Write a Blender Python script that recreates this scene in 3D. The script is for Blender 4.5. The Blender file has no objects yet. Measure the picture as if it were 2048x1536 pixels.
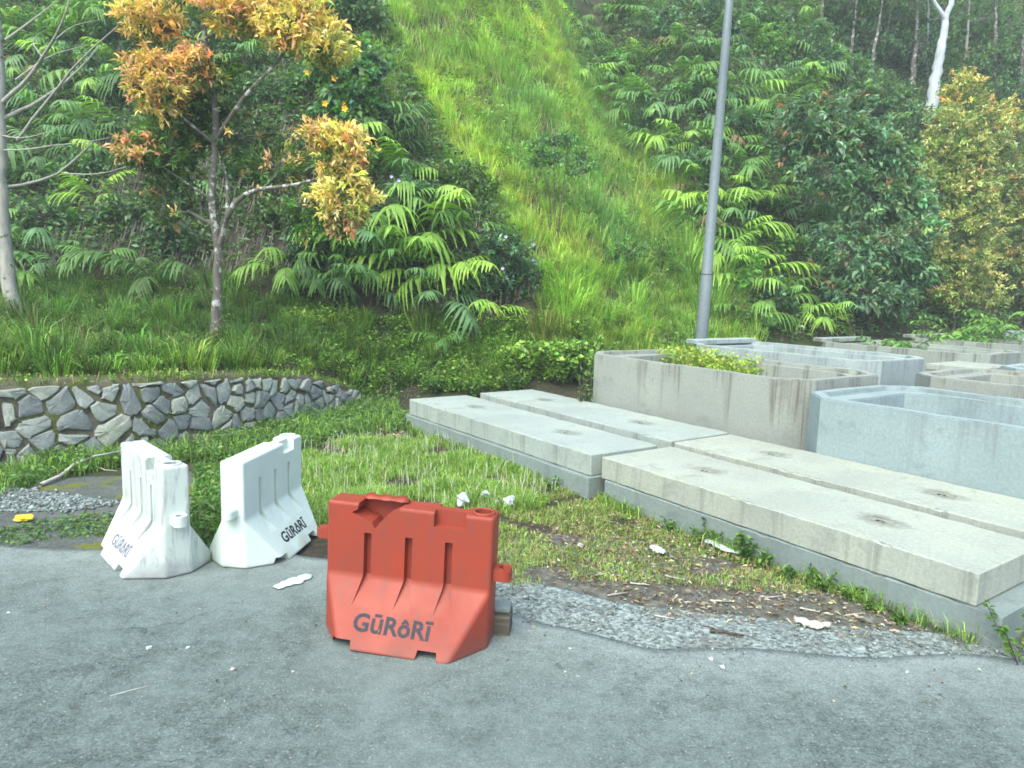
import bpy, bmesh, math, random
import numpy as np
from mathutils import Vector, Matrix

# ------------------------------------------------------------------ camera, sky, sun, exposure
SC = bpy.context.scene
COL = SC.collection
FPX, PITCH, ROLL, CAMH = 1430.0, math.radians(7.7), math.radians(1.7), 2.0
cf = np.array([0, math.cos(PITCH), -math.sin(PITCH)])
r0 = np.array([1.0, 0, 0]); u0 = np.cross(r0, cf)
cr = r0 * math.cos(ROLL) + u0 * math.sin(ROLL)
cu = -r0 * math.sin(ROLL) + u0 * math.cos(ROLL)
CAM = np.array([0, 0, CAMH])
cd = bpy.data.cameras.new('camera'); co = bpy.data.objects.new('camera', cd); COL.objects.link(co)
m = Matrix.Identity(4)
for i in range(3):
    m[i][0] = cr[i]; m[i][1] = cu[i]; m[i][2] = -cf[i]; m[i][3] = CAM[i]
co.matrix_world = m
cd.sensor_fit = 'HORIZONTAL'; cd.sensor_width = 36.0; cd.lens = FPX / 2048 * 36
cd.clip_start = 0.05; cd.clip_end = 1000
SC.camera = co

SUN_EL, SUN_AZ = math.radians(54), math.radians(206)      # azimuth clockwise from +Y: the sun stands behind the camera, to the left
W = bpy.data.worlds.new('World'); SC.world = W; W.use_nodes = True
wn = W.node_tree; bg = wn.nodes['Background']
sky = wn.nodes.new('ShaderNodeTexSky'); sky.sky_type = 'NISHITA'; sky.sun_disc = False
sky.sun_elevation = SUN_EL; sky.sun_rotation = SUN_AZ
sky.air_density = 1.0; sky.dust_density = 3.0; sky.ozone_density = 1.0
wn.links.new(sky.outputs[0], bg.inputs[0]); bg.inputs[1].default_value = 0.15
sl = bpy.data.lights.new('sun', 'SUN'); sl.energy = 1.35; sl.angle = math.radians(60); sl.color = (0.88, 1.0, 0.90)
so = bpy.data.objects.new('sun', sl); COL.objects.link(so)
sd = Vector((math.sin(SUN_AZ) * math.cos(SUN_EL), math.cos(SUN_AZ) * math.cos(SUN_EL), math.sin(SUN_EL)))
so.rotation_euler = sd.to_track_quat('Z', 'Y').to_euler(); so.location = (-6, -10, 30)
SC.view_settings.view_transform = 'Standard'; SC.view_settings.look = 'None'
SC.view_settings.exposure = 1.6; SC.view_settings.gamma = 1.0
SC.render.engine = 'CYCLES'
SC.cycles.max_bounces = 6; SC.cycles.diffuse_bounces = 3; SC.cycles.glossy_bounces = 2; SC.cycles.transmission_bounces = 3
SC.cycles.use_denoising = True
SC.cycles.filter_width = 1.7

RNG = np.random.default_rng(11)
random.seed(4)

# ------------------------------------------------------------------ helpers
def tag(o, label=None, cat=None, group=None, kind=None):
    if label: o['label'] = label
    if cat: o['category'] = cat
    if group: o['group'] = group
    if kind: o['kind'] = kind
    return o

def link(o, parent=None):
    COL.objects.link(o)
    if parent is not None: o.parent = parent
    return o

def empty(name, loc, rz=0.0):
    o = bpy.data.objects.new(name, None); COL.objects.link(o)
    o.location = tuple(float(a) for a in loc); o.rotation_euler = (0, 0, rz); o.empty_display_size = 0.1
    return o

def npmesh(name, V, faces, mat=None, col=None, smooth=False):
    """V (n,3); faces: list of int arrays (m,3)/(m,4); col (n,3) optional point colours"""
    me = bpy.data.meshes.new(name)
    V = np.asarray(V, np.float32)
    faces = [np.asarray(f, np.int32) for f in faces if len(f)]
    me.vertices.add(len(V)); me.vertices.foreach_set('co', V.ravel())
    idx = np.concatenate([f.ravel() for f in faces])
    tot = np.concatenate([np.full(len(f), f.shape[1], np.int32) for f in faces])
    st = np.concatenate([[0], np.cumsum(tot)[:-1]]).astype(np.int32)
    me.loops.add(len(idx)); me.loops.foreach_set('vertex_index', idx)
    me.polygons.add(len(tot)); me.polygons.foreach_set('loop_start', st); me.polygons.foreach_set('loop_total', tot)
    if smooth: me.polygons.foreach_set('use_smooth', np.ones(len(tot), bool))
    me.update(calc_edges=True)
    if col is not None:
        a = me.color_attributes.new('Col', 'FLOAT_COLOR', 'POINT')
        c4 = np.ones((len(V), 4), np.float32); c4[:, :3] = col
        a.data.foreach_set('color', c4.ravel())
    if mat: me.materials.append(mat)
    return me

def obj(name, me, parent=None, loc=None):
    o = bpy.data.objects.new(name, me); link(o, parent)
    if loc is not None: o.location = tuple(float(a) for a in loc)
    return o

class Soup:
    """collects vertex / face / colour arrays"""
    def __init__(s): s.V = []; s.T = []; s.Q = []; s.C = []; s.n = 0
    def add(s, V, T=None, Q=None, C=(1, 1, 1)):
        V = np.asarray(V, float).reshape(-1, 3)
        if T is not None and len(T): s.T.append(np.asarray(T) + s.n)
        if Q is not None and len(Q): s.Q.append(np.asarray(Q) + s.n)
        C = np.asarray(C, float)
        s.C.append(np.broadcast_to(C, V.shape) if C.ndim == 1 else C)
        s.V.append(V); s.n += len(V)
    def mesh(s, name, mat, smooth=False):
        F = []
        if s.T: F.append(np.concatenate(s.T))
        if s.Q: F.append(np.concatenate(s.Q))
        return npmesh(name, np.concatenate(s.V), F, mat, np.concatenate(s.C), smooth)

def unit(a):
    a = np.asarray(a, float); return a / np.maximum(np.linalg.norm(a, axis=-1, keepdims=True), 1e-9)

def tube(soup, pts, rad, sides=6, col=(1, 1, 1), cap=True):
    pts = np.asarray(pts, float); n = len(pts); rad = np.broadcast_to(np.asarray(rad, float), (n,))
    tan = unit(np.gradient(pts, axis=0))
    ref = np.array([0, 0, 1.0]) if abs(tan[0, 2]) < 0.8 else np.array([1.0, 0, 0])
    side = unit(np.cross(tan, ref)); up = np.cross(side, tan)
    a = np.linspace(0, 2 * np.pi, sides, endpoint=False)
    V = pts[:, None, :] + rad[:, None, None] * (np.cos(a)[None, :, None] * side[:, None, :] + np.sin(a)[None, :, None] * up[:, None, :])
    i = np.arange(n - 1)[:, None] * sides; j = np.arange(sides)[None, :]; k = (j + 1) % sides
    Q = np.stack([i + j, i + k, i + sides + k, i + sides + j], -1).reshape(-1, 4)
    V = V.reshape(-1, 3)
    T = None
    if cap:
        V = np.concatenate([V, pts[-1:]]); e = len(V) - 1; b = (n - 1) * sides
        T = np.array([[b + q, b + (q + 1) % sides, e] for q in range(sides)])
    soup.add(V, T, Q, col)

def leaves(soup, P, D, L, Wd, C, fold=0.25, curl=0.15, up=None):
    """pointed folded leaves: P base points, D directions, L lengths, Wd widths, C colours"""
    n = len(P); D = unit(D)
    N = RNG.normal(size=(n, 3)) * 0.55 + np.array([0, -0.25, 1.0]) if up is None else up
    S = unit(np.cross(D, N)); N = unit(np.cross(S, D))
    L = np.broadcast_to(L, (n,))[:, None]; Wd = np.broadcast_to(Wd, (n,))[:, None]
    mid = P + D * L * 0.45
    V = np.stack([P, mid + S * Wd / 2 + N * Wd * fold, P + D * L - N * L * curl, mid - S * Wd / 2 + N * Wd * fold], 1).reshape(-1, 3)
    b = np.arange(n)[:, None] * 4
    T = np.concatenate([b + [0, 2, 1], b + [0, 3, 2]])
    soup.add(V, T, None, np.repeat(np.broadcast_to(C, (n, 3)), 4, 0))

def blades(soup, P, H, bend, Wd, C, az=None, tipC=None, up=None):
    """grass blades of two segments"""
    n = len(P); az = RNG.uniform(0, 2 * np.pi, n) if az is None else az
    A = np.stack([np.cos(az), np.sin(az), np.zeros(n)], 1)
    fa = az + np.pi / 2 + RNG.normal(0, 0.7, n)
    S = np.stack([np.cos(fa), np.sin(fa), np.zeros(n)], 1)
    H = np.broadcast_to(H, (n,))[:, None]; bend = np.broadcast_to(bend, (n,))[:, None]; Wd = np.broadcast_to(Wd, (n,))[:, None]
    U = np.array([0, 0, 1.0]) if up is None else up
    m_ = P + U * H * 0.6 + A * H * bend * 0.28
    t_ = P + U * H * (1.02 - 0.55 * bend ** 1.5) + A * H * bend * 0.95
    V = np.stack([P - S * Wd / 2, P + S * Wd / 2, m_ + S * Wd * 0.45, m_ - S * Wd * 0.45, t_], 1).reshape(-1, 3)
    b = np.arange(n)[:, None] * 5
    C = np.broadcast_to(C, (n, 3)); tc = C * 1.12 if tipC is None else tipC
    CC = np.stack([C * 0.9, C * 0.9, C, C, tc], 1).reshape(-1, 3)
    soup.add(V, b + [3, 2, 4], b + [0, 1, 2, 3], CC)

def pick(pal, n, jit=0.18):
    pal = np.array([p[:3] for p in pal], float), np.array([p[3] if len(p) > 3 else 1 for p in pal], float)
    k = RNG.choice(len(pal[0]), n, p=pal[1] / pal[1].sum())
    c = pal[0][k] * np.exp(RNG.normal(0, jit, (n, 1))) * np.exp(RNG.normal(0, jit * 0.4, (n, 3)))
    return c

def ray(x, y): return unit(cf * FPX + cr * (x - 1024) - cu * (y - 768))
def gp(x, y, z=0.0):
    d = ray(x, y); return CAM + d * ((z - CAMH) / d[2])
def proj(P):
    d = np.asarray(P) - CAM; w = d @ cf
    return np.stack([1024 + FPX * (d @ cr) / w, 768 - FPX * (d @ cu) / w], -1)

def bm_obj(name, bm, mat, parent=None, smooth_angle=None):
    me = bpy.data.meshes.new(name); bm.normal_update(); bm.to_mesh(me); bm.free()
    if mat: me.materials.append(mat)
    if smooth_angle is not None:
        me.polygons.foreach_set('use_smooth', np.ones(len(me.polygons), bool)); me.set_sharp_from_angle(angle=smooth_angle)
    return obj(name, me, parent)

def poly_bm(verts, faces):
    bm = bmesh.new(); vs = [bm.verts.new(v) for v in verts]
    for f in faces: bm.faces.new([vs[i] for i in f])
    bmesh.ops.recalc_face_normals(bm, faces=bm.faces)
    return bm

def box_bm(x0, x1, y0, y1, z0, z1, bev=0.0, seg=2):
    bm = poly_bm([(x0, y0, z0), (x1, y0, z0), (x1, y1, z0), (x0, y1, z0), (x0, y0, z1), (x1, y0, z1), (x1, y1, z1), (x0, y1, z1)],
                 [(0, 3, 2, 1), (4, 5, 6, 7), (0, 1, 5, 4), (1, 2, 6, 5), (2, 3, 7, 6), (3, 0, 4, 7)])
    if bev: bmesh.ops.bevel(bm, geom=list(bm.edges), offset=bev, segments=seg, affect='EDGES', profile=0.5)
    return bm

def boolean(o, cutters, op='DIFFERENCE'):
    """apply solids given as bmeshes to the mesh object o"""
    tmp = []
    for c in cutters:
        me = bpy.data.meshes.new('cutter'); c.normal_update(); c.to_mesh(me); c.free()
        k = bpy.data.objects.new('cutter', me); COL.objects.link(k); k.parent = o.parent; tmp.append(k)
        md = o.modifiers.new('b', 'BOOLEAN'); md.operation = op; md.solver = 'EXACT'; md.object = k
    bpy.context.view_layer.update()
    dg = bpy.context.evaluated_depsgraph_get()
    me = bpy.data.meshes.new_from_object(o.evaluated_get(dg), depsgraph=dg)
    o.modifiers.clear(); old = o.data; o.data = me; bpy.data.meshes.remove(old)
    for k in tmp:
        d = k.data; bpy.data.objects.remove(k); bpy.data.meshes.remove(d)

def smooth(o, ang=35):
    me = o.data
    me.polygons.foreach_set('use_smooth', np.ones(len(me.polygons), bool)); me.set_sharp_from_angle(angle=math.radians(ang))

# ------------------------------------------------------------------ materials
class N:
    def __init__(s, name):
        s.m = bpy.data.materials.new(name); s.m.use_nodes = True; s.t = s.m.node_tree; s.b = s.t.nodes['Principled BSDF']
        s.out = s.t.nodes['Material Output']
    def n(s, typ, **kw):
        k = s.t.nodes.new(typ)
        for a, v in kw.items(): setattr(k, a, v)
        return k
    def l(s, a, b): s.t.links.new(a, b)
    def coord(s, which='Object', scale=None):
        c = s.n('ShaderNodeTexCoord').outputs[which]
        if scale is not None:
            mp = s.n('ShaderNodeMapping'); mp.inputs['Scale'].default_value = scale; s.l(c, mp.inputs[0]); c = mp.outputs[0]
        return c
    def noise(s, sc, det=4, rough=0.6, vec=None, dist=0.0):
        k = s.n('ShaderNodeTexNoise'); k.inputs['Scale'].default_value = sc; k.inputs['Detail'].default_value = det
        k.inputs['Roughness'].default_value = rough; k.inputs['Distortion'].default_value = dist
        if vec is not None: s.l(vec, k.inputs['Vector'])
        return k.outputs[0]
    def ramp(s, f, pts):
        k = s.n('ShaderNodeValToRGB'); e = k.color_ramp.elements
        while len(e) < len(pts): e.new(0.5)
        for q, (p, c) in zip(e, pts):
            q.position = p; q.color = tuple(c) + (1,) if hasattr(c, '__len__') else (c, c, c, 1)
        s.l(f, k.inputs[0]); return k.outputs[0]
    def mix(s, f, a, b, mode='MIX'):
        k = s.n('ShaderNodeMix', data_type='RGBA', blend_type=mode)
        for v, i in ((f, 0), (a, 6), (b, 7)):
            if isinstance(v, (int, float)): k.inputs[i].default_value = v if i == 0 else (v, v, v, 1)
            elif isinstance(v, (tuple, list)): k.inputs[i].default_value = tuple(v) + (1,)
            else: s.l(v, k.inputs[i])
        return k.outputs[2]
    def math(s, op, a, b=0.0):
        k = s.n('ShaderNodeMath', operation=op)
        for v, i in ((a, 0), (b, 1)):
            if isinstance(v, (int, float)): k.inputs[i].default_value = v
            else: s.l(v, k.inputs[i])
        return k.outputs[0]
    def bump(s, h, st=0.3, d=0.01):
        k = s.n('ShaderNodeBump'); k.inputs['Strength'].default_value = st; k.inputs['Distance'].default_value = d
        s.l(h, k.inputs['Height']); s.l(k.outputs[0], s.b.inputs['Normal'])
    def done(s, col, rough=0.8, spec=0.3):
        if isinstance(col, (tuple, list)): s.b.inputs['Base Color'].default_value = tuple(col) + (1,)
        else: s.l(col, s.b.inputs['Base Color'])
        if isinstance(rough, (int, float)): s.b.inputs['Roughness'].default_value = rough
        else: s.l(rough, s.b.inputs['Roughness'])
        s.b.inputs['Specular IOR Level'].default_value = spec
        return s.m

def leaf_mat(name, trans=0.3, rough=0.45, spec=0.35, tint=(1.7, 1.75, 1.6), var=0.22, transtint=(1.1, 1.25, 0.5)):
    k = N(name)
    c = k.n('ShaderNodeAttribute', attribute_name='Col').outputs['Color']
    oi = k.n('ShaderNodeObjectInfo').outputs['Random']
    nz = k.noise(3.0, 2, 0.5, k.coord('Object'))
    v = k.ramp(nz, [(0.25, 1 - var), (0.75, 1 + var)])
    c = k.mix(1.0, c, v, 'MULTIPLY')
    rv = k.ramp(oi, [(0, (0.8, 0.86, 0.9)), (0.5, (1, 1, 1)), (1, (1.2, 1.12, 0.9))])
    c = k.mix(1.0, c, rv, 'MULTIPLY'); c = k.mix(1.0, c, tint, 'MULTIPLY')
    k.done(c, rough, spec)
    tr = k.n('ShaderNodeBsdfTranslucent'); k.l(k.mix(1.0, c, transtint, 'MULTIPLY'), tr.inputs[0])
    ms = k.n('ShaderNodeMixShader'); ms.inputs[0].default_value = trans
    k.l(k.b.outputs[0], ms.inputs[1]); k.l(tr.outputs[0], ms.inputs[2]); k.l(ms.outputs[0], k.out.inputs[0])
    return k.m

M = {}
M['leaf'] = leaf_mat('leaf', 0.32)
M['grass'] = leaf_mat('grass', 0.35, 0.55, 0.25, tint=(1.95, 1.85, 1.9))
M['dry'] = leaf_mat('dry_leaf', 0.12, 0.8, 0.1, transtint=(1, .9, .7))
def mk_attr(name, rough=0.8, nz=18, amt=0.35, bump=0.4):
    k = N(name); c = k.n('ShaderNodeAttribute', attribute_name='Col').outputs['Color']
    f = k.noise(nz, 5, 0.65, k.coord('Object'))
    k.bump(f, bump, 0.02)
    return k.done(k.mix(1.0, c, k.ramp(f, [(0.3, 1 - amt), (0.7, 1 + amt)]), 'MULTIPLY'), rough, 0.2)
M['stone'] = None
def mk_bark(name, a, b, lich, amt=0.5):
    k = N(name); co_ = k.coord('Object')
    f = k.noise(14, 5, 0.7, k.coord('Object', (1, 1, 0.35)))
    c = k.ramp(f, [(0.3, a), (0.7, b)])
    g = k.noise(9, 4, 0.6, co_); mk = k.ramp(g, [(amt, 0.0), (amt + 0.06, 1.0)])
    c = k.mix(mk, c, lich); k.bump(f, 0.6, 0.02)
    return k.done(c, 0.9, 0.15)
M['bark'] = mk_bark('bark', (0.07, 0.063, 0.052), (0.17, 0.16, 0.135), (0.40, 0.41, 0.38), 0.54)
M['palebark'] = mk_bark('pale_bark', (0.24, 0.24, 0.21), (0.40, 0.40, 0.35), (0.12, 0.13, 0.08), 0.62)
M['whitebark'] = mk_bark('white_bark', (0.32, 0.35, 0.36), (0.5, 0.54, 0.56), (0.15, 0.17, 0.16), 0.66)
M['twig'] = mk_bark('twig', (0.05, 0.042, 0.034), (0.10, 0.09, 0.07), (0.16, 0.16, 0.13), 0.6)

def mk_ground():
    k = N('ground_soil'); c0 = k.coord('Object')
    f1 = k.noise(0.9, 6, 0.65, c0); f2 = k.noise(14, 6, 0.7, c0); f3 = k.noise(60, 3, 0.7, c0)
    c = k.ramp(f2, [(0.3, (0.03, 0.025, 0.019)), (0.55, (0.07, 0.06, 0.045)), (0.75, (0.14, 0.122, 0.09))])
    c = k.mix(k.ramp(f1, [(0.42, 0.0), (0.62, 0.75)]), c, k.ramp(f3, [(0.3, (0.025, 0.04, 0.012)), (0.7, (0.07, 0.10, 0.03))]))
    k.bump(f2, 0.8, 0.05)
    return k.done(c, 0.95, 0.1)
M['ground'] = mk_ground()
def mk_asphalt(name, lo, hi, dust, dusta=0.5, moss=0.0):
    k = N(name); c0 = k.coord('Object')
    at = k.n('ShaderNodeAttribute', attribute_name='Col').outputs['Fac']
    fine = k.noise(75, 4, 0.8, c0); agg = k.noise(30, 3, 0.7, c0); mid = k.noise(6, 5, 0.7, c0); big = k.noise(0.55, 4, 0.6, c0, 0.4)
    c = k.ramp(fine, [(0.36, lo), (0.50, tuple((a + b_) / 2 for a, b_ in zip(lo, hi))), (0.64, hi)])
    c = k.mix(0.8, c, k.ramp(agg, [(0.34, 0.62), (0.66, 1.30)]), 'MULTIPLY')
    c = k.mix(0.7, c, k.ramp(mid, [(0.3, 0.7), (0.7, 1.25)]), 'MULTIPLY')
    vo = k.n('ShaderNodeTexVoronoi'); vo.inputs['Scale'].default_value = 42; k.l(c0, vo.inputs['Vector'])
    st = k.ramp(vo.outputs['Distance'], [(0.14, 1.0), (0.26, 0.0)])
    sc_ = k.n('ShaderNodeSeparateColor'); k.l(vo.outputs['Color'], sc_.inputs[0])
    st = k.math('MULTIPLY', st, k.ramp(sc_.outputs[0], [(0.62, 0.0), (0.72, 0.7)]))
    c = k.mix(st, c, (0.34, 0.35, 0.33))
    dk = k.math('MULTIPLY', k.ramp(vo.outputs['Distance'], [(0.12, 1.0), (0.24, 0.0)]), k.ramp(sc_.outputs[1], [(0.75, 0.0), (0.8, 0.8)]))
    c = k.mix(dk, c, (0.03, 0.033, 0.03))
    dm = k.ramp(k.math('ADD', k.math('MULTIPLY', big, 0.75), k.math('MULTIPLY', mid, 0.25)), [(0.42, 0.0), (0.62, dusta)])
    c = k.mix(dm, c, k.mix(fine, tuple(a * 0.75 for a in dust), tuple(a * 1.25 for a in dust)))
    # fine cracks
    dn = k.n('ShaderNodeVectorMath', operation='ADD'); k.l(c0, dn.inputs[0])
    nn = k.n('ShaderNodeTexNoise'); nn.inputs['Scale'].default_value = 2.5; nn.inputs['Detail'].default_value = 5; k.l(c0, nn.inputs['Vector']); k.l(nn.outputs['Color'], dn.inputs[1])
    ve = k.n('ShaderNodeTexVoronoi', feature='DISTANCE_TO_EDGE'); ve.inputs['Scale'].default_value = 0.55; k.l(dn.outputs[0], ve.inputs['Vector'])
    ck = k.math('MULTIPLY', k.ramp(ve.outputs['Distance'], [(0.002, 1.0), (0.007, 0.0)]), k.ramp(k.noise(0.8, 3, 0.6, c0), [(0.5, 0.0), (0.6, 0.7)]))
    c = k.mix(ck, c, (0.035, 0.037, 0.034))
    # grit swept to the ragged edge
    ed = k.math('MULTIPLY', at, k.ramp(k.math('ADD', k.math('MULTIPLY', mid, 0.6), k.math('MULTIPLY', agg, 0.4)), [(0.30, 0.25), (0.6, 1.0)]))
    c = k.mix(ed, c, k.ramp(fine, [(0.35, (0.14, 0.167, 0.157)), (0.65, (0.31, 0.36, 0.34))]))
    if moss:
        c = k.mix(k.ramp(k.noise(2.2, 5, 0.7, c0), [(1 - moss, 0.0), (1.04 - moss, 1.0)]), c, k.ramp(fine, [(0.3, (0.06, 0.075, 0.01)), (0.7, (0.17, 0.18, 0.03))]))
    k.bump(k.math('ADD', k.math('ADD', fine, agg), k.math('MULTIPLY', st, 0.8)), 0.8, 0.006)
    return k.done(c, 0.88, 0.25)
M['asphalt'] = mk_asphalt('asphalt', (0.050, 0.066, 0.061), (0.150, 0.190, 0.177), (0.168, 0.208, 0.195), 0.75)
M['old_asphalt'] = mk_asphalt('old_asphalt', (0.035, 0.042, 0.038), (0.12, 0.135, 0.125), (0.15, 0.165, 0.152), 0.5, 0.47)
def mk_gravel():
    k = N('gravel_bed'); c0 = k.coord('Object')
    vo = k.n('ShaderNodeTexVoronoi'); vo.inputs['Scale'].default_value = 48; k.l(c0, vo.inputs['Vector'])
    sc_ = k.n('ShaderNodeSeparateColor'); k.l(vo.outputs['Color'], sc_.inputs[0])
    c = k.ramp(sc_.outputs[0], [(0.0, (0.10, 0.122, 0.114)), (0.6, (0.20, 0.24, 0.226)), (1.0, (0.31, 0.36, 0.34))])
    f = k.noise(2.4, 6, 0.7, c0)
    c = k.mix(k.ramp(f, [(0.48, 0.0), (0.66, 0.7)]), c, (0.075, 0.068, 0.048))
    k.bump(vo.outputs['Distance'], 0.5, 0.008)
    return k.done(c, 0.9, 0.2)
M['gravel'] = mk_gravel()

def mk_concrete(name, base, stain=(0.09, 0.085, 0.07), streak=0.6, topz=1.0, holes=None, patch=(1.12, 1.1, 1.02)):
    """weathered concrete; streaks run down from the rim at local height topz; holes: (x, y) of lifting pockets with soot round them"""
    k = N(name); c0 = k.coord('Object')
    f1 = k.noise(2.3, 6, 0.65, c0); f2 = k.noise(38, 4, 0.7, c0)
    c = k.mix(k.ramp(f1, [(0.35, 0.0), (0.7, 1.0)]), base, tuple(a * b for a, b in zip(base, patch)))
    c = k.mix(0.7, c, k.ramp(f2, [(0.3, 0.72), (0.7, 1.18)]), 'MULTIPLY')
    c = k.mix(k.ramp(k.noise(3.6, 6, 0.72, c0, 0.8), [(0.56, 0.0), (0.70, 0.5)]), c, tuple(a * 0.5 for a in base))
    c = k.mix(k.ramp(k.noise(0.9, 5, 0.6, c0), [(0.4, 0.0), (0.75, 0.45)]), c, tuple(a * 0.62 for a in base))
    # run-off stains below the rim: their own ragged lengths
    sx = k.n('ShaderNodeSeparateXYZ'); k.l(c0, sx.inputs[0])
    s1 = k.noise(1.0, 3, 0.6, k.coord('Object', (7.0, 7.0, 0.25)))
    s2 = k.noise(1.0, 3, 0.7, k.coord('Object', (26.0, 26.0, 0.5)))
    dep = k.math('SUBTRACT', topz, sx.outputs[2])
    ln = k.math('MULTIPLY', k.math('POWER', k.math('MAXIMUM', k.math('SUBTRACT', s1, 0.50), 0.0), 1.0), 4.2)
    msk = k.ramp(k.math('SUBTRACT', ln, dep), [(0.0, 0.0), (0.35, 1.0)])
    geo = k.n('ShaderNodeNewGeometry'); nz = k.n('ShaderNodeSeparateXYZ'); k.l(geo.outputs['Normal'], nz.inputs[0])
    side = k.ramp(k.math('ABSOLUTE', nz.outputs[2]), [(0.4, 1.0), (0.8, 0.0)])
    msk = k.math('MULTIPLY', k.math('MULTIPLY', msk, side), k.ramp(s2, [(0.40, 0.15), (0.62, 1.0)]))
    c = k.mix(k.math('MULTIPLY', msk, streak), c, stain)
    sp = k.ramp(k.noise(70, 2, 0.6, c0), [(0.70, 0.0), (0.76, 0.6)])
    c = k.mix(sp, c, stain)
    if holes:
        ax = k.math('ABSOLUTE', k.math('SUBTRACT', k.math('ABSOLUTE', k.math('SUBTRACT', sx.outputs[0], holes[0])), holes[1]))
        d2 = k.math('SQRT', k.math('ADD', k.math('POWER', k.math('MULTIPLY', ax, 0.75), 2.0), k.math('POWER', k.math('SUBTRACT', sx.outputs[1], holes[2]), 2.0)))
        dd = k.math('ADD', d2, k.math('MULTIPLY', k.math('SUBTRACT', k.noise(9, 4, 0.7, c0), 0.5), 0.3))
        up = k.ramp(nz.outputs[2], [(0.7, 0.0), (0.9, 1.0)])
        c = k.mix(k.math('MULTIPLY', k.ramp(dd, [(0.02, 0.75), (0.16, 0.0)]), up), c, (0.07, 0.07, 0.06))
    k.bump(f2, 0.35, 0.006)
    return k.done(c, 0.88, 0.25)
def mk_plastic(name, base, dark, grime, amt=0.5, rough=0.42):
    k = N(name); c0 = k.coord('Object')
    f = k.noise(3.2, 5, 0.6, c0); f2 = k.noise(45, 4, 0.7, c0)
    c = k.mix(k.ramp(f, [(0.3, 0.0), (0.72, 1.0)]), base, dark)
    sx = k.n('ShaderNodeSeparateXYZ'); k.l(c0, sx.inputs[0])
    lowd = k.ramp(k.math('ADD', k.math('ADD', sx.outputs[2], 0.35), k.math('MULTIPLY', f, -0.35)), [(0.13, 0.75), (0.26, 0.0)])   # splashed mud near the foot
    scr = k.ramp(k.noise(1.0, 5, 0.75, k.coord('Object', (13, 13, 2.2)), 0.6), [(amt, 0.0), (amt + 0.14, 0.6)])
    c = k.mix(k.math('MAXIMUM', lowd, scr), c, grime)
    c = k.mix(k.ramp(f2, [(0.70, 0.0), (0.80, 0.3)]), c, grime)
    k.bump(f2, 0.12, 0.004)
    return k.done(c, k.ramp(f, [(0.3, rough), (0.7, rough + 0.25)]), 0.4)
M['red'] = mk_plastic('red_plastic', (0.29, 0.042, 0.02), (0.235, 0.038, 0.021), (0.15, 0.06, 0.045), 0.53)
M['white'] = mk_plastic('white_plastic', (0.58, 0.66, 0.60), (0.52, 0.60, 0.54), (0.27, 0.28, 0.20), 0.60)
M['white_scuffed'] = mk_plastic('scuffed_white_plastic', (0.53, 0.60, 0.54), (0.47, 0.53, 0.48), (0.20, 0.19, 0.22), 0.47)
def flat(name, c, rough=0.7, spec=0.3, nz=0, amt=0.25):
    k = N(name)
    if nz:
        f = k.noise(nz, 4, 0.65, k.coord('Object')); return k.done(k.mix(1.0, c, k.ramp(f, [(0.3, 1 - amt), (0.7, 1 + amt)]), 'MULTIPLY'), rough, spec)
    return k.done(c, rough, spec)
M['ink'] = flat('black_print', (0.02, 0.023, 0.032), 0.6, 0.3, 60, 0.5)
M['inkfaint'] = flat('worn_print', (0.16, 0.16, 0.20), 0.7, 0.2, 40, 0.8)
M['steel'] = flat('rusty_steel', (0.05, 0.032, 0.024), 0.8, 0.3, 40, 0.5)
M['bag'] = flat('thin_white_plastic', (0.47, 0.53, 0.52), 0.4, 0.4, 30, 0.3)
M['yellow'] = flat('yellow_plastic', (0.75, 0.5, 0.03), 0.45, 0.4, 12, 0.2)
M['deadwood'] = flat('bleached_wood', (0.40, 0.38, 0.33), 0.9, 0.1, 25, 0.35)
M['darkwood'] = flat('dark_bark_piece', (0.07, 0.055, 0.045), 0.9, 0.1, 25, 0.5)
M['petal'] = flat('petal', (0.5, 0.45, 0.62), 0.6, 0.2)
M['ypetal'] = flat('yellow_petal', (0.8, 0.45, 0.02), 0.6, 0.2)
def mk_galv():
    k = N('galvanised_steel'); c0 = k.coord('Object')
    f = k.noise(22, 4, 0.6, c0); g = k.noise(2.2, 5, 0.6, k.coord('Object', (3, 3, 0.4)))
    c = k.mix(k.ramp(f, [(0.3, 0.0), (0.7, 1.0)]), (0.12, 0.155, 0.165), (0.165, 0.205, 0.215))
    c = k.mix(k.ramp(g, [(0.5, 0.0), (0.7, 0.35)]), c, (0.11, 0.135, 0.13))
    return k.done(c, 0.55, 0.4)
M['galv'] = mk_galv()
def mk_stone():
    k = N('wall_stone'); c0 = k.coord('Object')
    oi = k.n('ShaderNodeObjectInfo').outputs['Random']
    f = k.noise(5, 6, 0.7, c0); f2 = k.noise(40, 4, 0.7, c0)
    c = k.ramp(f, [(0.25, (0.16, 0.174, 0.168)), (0.6, (0.28, 0.298, 0.285)), (0.85, (0.40, 0.415, 0.385))])
    c = k.mix(1.0, c, k.ramp(oi, [(0, (0.6, 0.63, 0.66)), (0.4, (0.95, 0.97, 1)), (0.8, (1.12, 1.16, 1.06)), (1, (1.35, 1.33, 1.15))]), 'MULTIPLY')
    c = k.mix(k.ramp(k.noise(3, 5, 0.7, c0), [(0.6, 0.0), (0.72, 0.6)]), c, (0.07, 0.085, 0.035))
    c = k.mix(0.5, c, k.ramp(f2, [(0.3, 0.7), (0.7, 1.3)]), 'MULTIPLY')
    k.bump(f, 0.6, 0.02)
    return k.done(c, 0.85, 0.25)
M['stone'] = mk_stone()
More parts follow.
